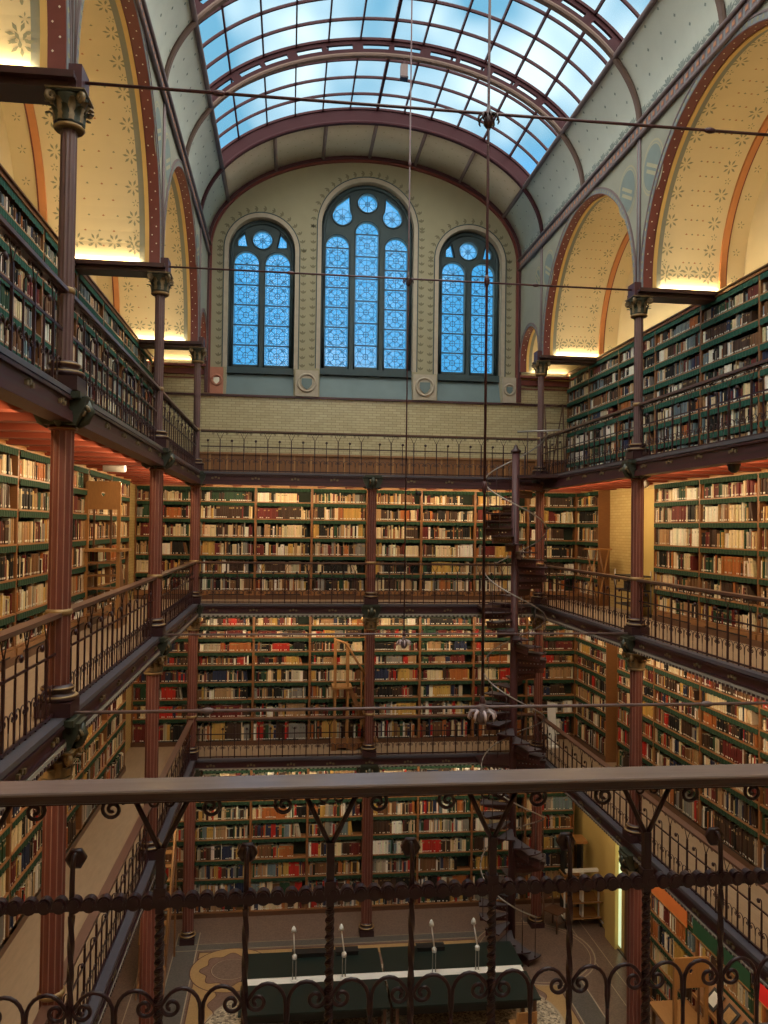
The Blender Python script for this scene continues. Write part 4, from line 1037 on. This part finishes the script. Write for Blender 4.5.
for x in (-.38,.38):
    for y in (-.25,.25): b=MB(); b.tube([(x-.015,y,.045),(x+.015,y,.045)],.045,'black',12); b.tube([(x,y,.045),(x,y,.1)],.01,'steel',6); b.build('caster',t)
t=thing('standing_lectern','pale topped standing lectern behind the book trolley','lectern',(7.0,19.05,0)); b=MB(); b.box(-.30,.34,-.22,.22,1.74,1.80,'oak_light'); b.build('lectern_top',t)
b=MB(); b.box(-.22,-.17,-.15,.15,.02,1.74,'black'); b.box(.2,.25,-.15,.15,.02,1.74,'black'); b.build('frame',t); b=MB(); b.box(-.25,.3,-.18,.18,.95,.99,'oak_light'); b.build('shelf',t); b=MB(); b.box(-.3,.34,-.22,.22,0,.03,'black'); b.build('base',t)
# folding stool, ladder on the top gallery, dark trolley on the second gallery
t=thing('folding_trestle','folding wooden trestle standing against the oak end board','trestle',(7.02,17.55,G[2]),math.radians(25))
for s_ in (-1,1):
    for y in (-.18,.18): b=MB(); b.tube([(s_*.20,y,0),(-s_*.16,y,1.35)],.018,'oak_light' if s_<0 else 'oak',6); b.build('leg',t)
b=MB(); b.box(-.24,.24,-.2,.2,1.33,1.36,'oak_light'); b.build('top_board',t); b=MB(); b.tube([(-.15,-.18,.35),(-.15,.18,.35)],.012,'oak',6); b.tube([(.15,-.18,.35),(.15,.18,.35)],.012,'oak',6); b.build('crossbar',t)
t=thing('folding_ladder','dark wooden folding ladder on the top gallery in the tiled corner','ladder',(6.42,19.7,G[3]))
for a,bx,m in ((0,.0,'walnut'),(.48,.50,'walnut')):
    b=MB(); b.tube([(a,-.25,0),(a+.02,.0,1.95)],.02,m,6); b.build('stile',t); b=MB(); b.tube([(a+(.28 if a==0 else -.2),.35,0),(a+.02,.02,1.93)],.017,m,6); b.build('strut',t)
b=MB(); b.tube([(0,0,1.90),(.5,0,1.98)],.018,'walnut',6); b.build('top_rail',t)
for k in range(5): b=MB(); f=(k+.6)/6; b.tube([(0,-.25*(1-f),1.95*f),(.49,-.25*(1-f),1.95*f)],.012,'walnut',6); b.build('rung',t)
t=thing('steel_trolley','dark two shelf trolley beside the ochre strip on the second gallery','trolley',(7.18,16.05,G[2]))
for z in (.22,.52,.82): b=MB(); b.box(-.22,.22,-.42,.42,z,z+.03,'black'); b.build('shelf',t)
for x in (-.21,.21):
    for y in (-.41,.41): b=MB(); b.tube([(x,y,.06),(x,y,.95)],.014,'steel',6); b.build('post',t); b=MB(); b.tube([(x-.015,y,.04),(x+.015,y,.04)],.04,'black',10); b.build('wheel',t)
b=MB(); b.box(-.15,.15,-.3,.1,.55,.72,'black'); b.build('box',t)
# display boards and framed cards in the ground floor bookcase
for y,w,m,lab in ((14.55,.80,'orangeboard','long orange display board on the top visible shelf'),(12.65,.88,'greenboard','long dark green display board next to the orange one'),(11.0,.62,'red','bright red display board at the near end of the row')):
    t=thing('display_board',lab,'board',(FR-.045,y,2.25),0); b=MB(); b.box(-.012,.0,-w,w,0,.36,m); b.build('panel',t); b=MB(); b.box(-.018,.004,-w,w,-.02,.0,'oak_light'); b.box(-.018,-.012,-w,w,.345,.36,'goldline' if m=='orangeboard' else m); b.build('ledge',t)
t=thing('display_shelf','sloping oak display shelf carrying framed cards','shelf',(FR-.03,12.1,1.50)); b=MB(); b.add([(-.30,-.9,0),(-.30,.9,0),(-.02,.9,.30),(-.02,-.9,.30),(-.28,-.9,-.03),(-.28,.9,-.03),(-.01,.9,.27),(-.01,-.9,.27)],[(3,2,1,0),(4,5,6,7),(0,1,5,4),(1,2,6,5),(3,0,4,7)],'oak_h'); b.build('board',t); b=MB(); b.box(-.32,-.29,-.9,.9,-.02,.04,'oak_light'); b.build('lip',t)
for i,(y,c) in enumerate(((12.55,'white'),(12.1,'terry'),(11.65,'cream'))):
    t=thing('framed_card',['framed white card farthest along the sloping shelf','framed ochre card in the middle of the sloping shelf','framed cream card nearest on the sloping shelf'][i],'framed card',(FR-.19,y,1.655)); n=Vector((-.73,0,.68)); u=Vector((0,1,0)); v=Vector((.68,0,.73))
    def quad(w,h,o,m,nm):
        b=MB(); c0=n*o; b.add([c0-u*w-v*h,c0+u*w-v*h,c0+u*w+v*h,c0-u*w+v*h,c0-u*w-v*h-n*.01,c0+u*w-v*h-n*.01,c0+u*w+v*h-n*.01,c0-u*w+v*h-n*.01],[(3,2,1,0),(4,5,6,7),(0,1,5,4),(1,2,6,5),(2,3,7,6),(3,0,4,7)],m); b.build(nm,t)
    quad(.16,.15,.022,'black','frame'); quad(.105,.10,.025,c,'card')
# ochre pier and lit door on the ground floor
b=MB(); b.box(7.38,WR,17.30,17.85,0,G[1]-.3,'yellow'); b.box(7.38,WR,15.32,15.6,0,G[1]-.3,'yellow'); b.build('wall_pier_right',kind='structure',label='ochre painted pier beside the lit doorway')
d=link('door_1',None,kind='structure',label='lit glazed doorway between the ochre piers'); b=MB(); b.box(7.46,7.53,17.13,17.29,.1,3.0,'dglow'); b.box(7.46,7.53,16.98,17.13,.1,3.0,'yellow'); b.build('glazed_strip',d); b=MB(); b.box(7.46,7.53,15.62,16.97,0,3.0,'walnut'); b.box(7.44,7.53,15.6,17.29,3.0,3.15,'yellow'); b.build('leaf',d)
b=MB(); b.box(7.44,7.46,15.6,17.8,0,.02,'black'); b.build('baseboard_right',kind='structure')
b=MB(); b.box(7.50,WR+.02,15.25,18.0,G[2],G[2]+2.7,'yellow') if False else b.box(7.46,WR,15.28,16.55,G[2],G[2]+2.65,'yellow'); b.build('wall_panel_right',kind='structure',label='plain ochre panel beside the tiled strip on the second gallery')
# luminaires
t=thing('ceiling_cylinder_lamp','pale cylinder lamp lying under the red joists of the left top gallery','lamp',(-2.85,13.55,G[3]-.24)); b=MB(); b.tube([(-.17,0,-.05),(.17,0,-.05)],.075,'white',16); b.build('housing',t); b=MB(); b.tube([(0,0,-.02),(0,0,.2)],.012,'steel',6); b.build('bracket',t); b=MB(); b.tube([(.17,0,-.05),(.178,0,-.05)],.066,'lamp',16); b.build('lens',t)
t=thing('ceiling_cylinder_lamp','pale round lamp under the joists right of the thin column','lamp',(6.75,14.6,G[3]-.26)); b=MB(); b.tube([(-.10,-.08,-.05),(.06,.10,-.05)],.085,'white',16); b.build('housing',t); b=MB(); b.tube([(0,0,-.02),(0,0,.2)],.012,'steel',6); b.build('bracket',t)
t=thing('security_camera','small black dome camera under the right top gallery girder','camera',(XR-.02,10.1,G[3]-.30)); b=MB(); b.lathe([(.03,-.12),(.07,-.08),(.075,-.03),(.075,0)],(0,0,0),'black',14); b.build('dome',t); b=MB(); b.lathe([(.09,-.03),(.09,0)],(0,0,0),'iron_dark',14); b.build('mount',t)
t=thing('spot_lamp','small dark spot lamp under the back girder of the top gallery','lamp',(2.95,YC[0]-.05,G[3]-.30)); b=MB(); b.tube([(0,0,-.10),(.12,-.03,-.13)],.045,'black',10); b.build('head',t); b=MB(); b.tube([(0,0,0),(0,0,-.1)],.012,'black',6); b.build('stem',t)
t=thing('white_book_rest','small white folded book rest beside the right corner of the first gallery','book rest',(6.45,18.9,G[1])); b=MB(); b.plate([(-.10,0),(.10,0),(.06,1.05),(-.14,1.1)],[],XZ,-.02,.02,'white'); b.build('panel',t); b=MB(); b.box(-.12,.14,-.12,.12,0,.04,'white'); b.build('foot',t)

# ------------------------------------------------------------------ camera
cam=bpy.data.cameras.new('camera'); co=bpy.data.objects.new('camera',cam); COL.objects.link(co); SC.camera=co
cam.sensor_fit='HORIZONTAL'; cam.sensor_width=36; cam.lens=36*800/768; cam.clip_start=.05; cam.clip_end=500
yw,pt,rl=.1188,.0194,.0131
Rv=Vector((math.cos(yw),-math.sin(yw),0)); f0=Vector((math.sin(yw),math.cos(yw),0)); Fv=f0*math.cos(pt)+Vector((0,0,math.sin(pt))); Uv=Rv.cross(Fv)
R2=Rv*math.cos(rl)+Uv*math.sin(rl); U2=Uv*math.cos(rl)-Rv*math.sin(rl)
co.matrix_world=Matrix.Translation((0,0,E0))@Matrix((R2,U2,-Fv)).transposed().to_4x4()

# ------------------------------------------------------------------ pick the books that show largest
bpy.context.view_layer.update()
dg=bpy.context.evaluated_depsgraph_get()
eye=Vector((0,0,E0)); cand=[]
CN={'end':'the side panel','gap':'a gap'}
def lab(q):
    t=q['t']; th='thin' if t<.022 else ('thick' if t>.046 else 'medium'); hh='leaning ' if q['lean'] else ''
    a,b_=q['nb']; a='side-panel' if a=='end' else a; b_='empty-gap' if b_=='gap' else b_
    return '%s%s %s book between %s and %s, %s shelf, %s %s'%(hh,th,q['n'],a,b_,ORD[q['row']],PS[q['k']],q['short'])
from collections import Counter
for q in BK: q['label']=lab(q)
cnt=Counter(q['label'] for q in BK)
for i,q in enumerate(BK):
    x,y,z,ca,sa=q['fr']; a=q['u']+q['t']/2; b_=q['off']-.012
    p=Vector((x+a*ca-b_*sa,y+a*sa+b_*ca,z+q['z']+q['h']/2)); v=p-eye; D=v.dot(Fv)
    if D<1: continue
    px=384+800*v.dot(R2)/D; py=512-800*v.dot(U2)/D
    if not(4<px<764 and 4<py<1020): continue
    n=Vector((sa,-ca,0)); cosf=max(0,-(v.normalized()).dot(n))
    cand.append((q['t']*q['h']*cosf/D**2,i,p))
cand.sort(key=lambda c:-c[0]); pick=[]
for ar,i,p in cand:
    if len(pick)>=300: break
    q=BK[i]
    if cnt[q['label']]>1: continue
    ok=0
    for dz in (-.35,0,.35):
        pp=p+Vector((0,0,dz*q['h'])); d=(pp-eye); L=d.length
        hit,*_=SC.ray_cast(dg,eye,d/L,distance=L-.01)
        ok+= (not hit)
    if ok>=2: pick.append(i)
ps=set(pick)
vs=[];fs=[];cs=[]
for i,q in enumerate(BK):
    if i in ps: continue
    v,f,c=bookgeo(q); o=len(vs); vs+=place(q,v); fs+=[tuple(j+o for j in g) for g in f]; cs+=c
me=colmesh('shelved_books',vs,fs,cs); link('shelved_books',me,kind='stuff',label='thousands more shelved books filling the cases on every level',cat='books')
for i in pick:
    q=BK[i]; v,f,c=bookgeo(q,hi=True); me=colmesh('book',v,f,c)
    x,y,z,ca,sa=q['fr']; a,b_=q['u'],q['off']
    link('book',me,None,(x+a*ca-b_*sa,y+a*sa+b_*ca,z+q['z']),math.atan2(sa,ca),q['label'],'book','books on the shelves of the hall')
print('BOOKS',len(BK),len(pick))

# ------------------------------------------------------------------ lights and sky
def strip(p,d,xa,L,pw,col=WARM): area('gallery_light',p,aim(d,xa),L,.06,pw,col)
for k in (0,1,2):
    z=G[k+1]-.33
    pw={0:40,1:42,2:52}[k]
    for i in range(3):
        yc=(YC[i]+YC[i+1])/2
        cl=(1,.78,.50) if k==0 else ((1,.74,.44) if k==1 else WARM); strip((XL-.14,yc,z),(-.75,0,-.66),(0,1,0),BAY-.5,pw,cl); strip((XR+.14,yc,z),(.75,0,-.66),(0,1,0),BAY-.5,pw,cl)
    for xc in ((XL+CX)/2,(XR+CX)/2): strip((xc,YC[0]+.14,z),(0,.8,-.55),(1,0,0),CX-XL-.4,pw*.66,cl)
    for xx in ((WL+XL)/2,(WR+XR)/2): strip((xx,YC[0]+.2,z),(0,.7,-.6),(1,0,0),1.0,pw*.05)
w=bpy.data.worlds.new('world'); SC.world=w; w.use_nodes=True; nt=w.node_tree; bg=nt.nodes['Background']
tc=N(nt,'ShaderNodeTexCoord'); mp=N(nt,'ShaderNodeMapping'); mp.inputs['Scale'].default_value=(1,1,1); no=N(nt,'ShaderNodeTexNoise'); no.inputs['Scale'].default_value=4.5; no.inputs['Detail'].default_value=3
nt.links.new(tc.outputs['Generated'],mp.inputs['Vector']); nt.links.new(mp.outputs['Vector'],no.inputs['Vector'])
cr=N(nt,'ShaderNodeValToRGB'); e=cr.color_ramp.elements; e[0].position=.44; e[0].color=(.10,.33,.50,1); e[1].position=.60; e[1].color=(.85,.97,.98,1)
nt.links.new(no.outputs['Fac'],cr.inputs['Fac'])
sp=N(nt,'ShaderNodeSeparateXYZ'); nt.links.new(tc.outputs['Generated'],sp.inputs[0])
r2=N(nt,'ShaderNodeMapRange'); r2.inputs['From Min'].default_value=.39; r2.inputs['From Max'].default_value=.44; nt.links.new(sp.outputs['Z'],r2.inputs['Value'])
mx=N(nt,'ShaderNodeMix',data_type='RGBA'); mx.inputs['A'].default_value=(.09,.40,.80,1); nt.links.new(r2.outputs['Result'],mx.inputs['Factor']); nt.links.new(cr.outputs['Color'],mx.inputs['B'])
m3=N(nt,'ShaderNodeMix',data_type='RGBA'); r3=N(nt,'ShaderNodeMapRange'); r3.inputs['From Min'].default_value=.66; r3.inputs['From Max'].default_value=.50; nt.links.new(sp.outputs['Y'],r3.inputs['Value']); nt.links.new(r3.outputs['Result'],m3.inputs['Factor']); nt.links.new(mx.outputs['Result'],m3.inputs['A']); m3.inputs['B'].default_value=(1,.93,.80,1)
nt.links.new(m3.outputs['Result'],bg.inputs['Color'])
zr=N(nt,'ShaderNodeMapRange'); zr.inputs['From Min'].default_value=.70; zr.inputs['From Max'].default_value=.42; zr.inputs['To Min'].default_value=1.0; zr.inputs['To Max'].default_value=4.0  # sky brightened and warmed outside the camera's view, added to light the hall
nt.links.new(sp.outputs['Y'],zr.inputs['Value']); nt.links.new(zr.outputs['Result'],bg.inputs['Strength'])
SC.view_settings.view_transform='Standard'; SC.view_settings.look='None'; SC.view_settings.gamma=1; SC.view_settings.exposure=0.33; SC.view_settings.use_curve_mapping=False
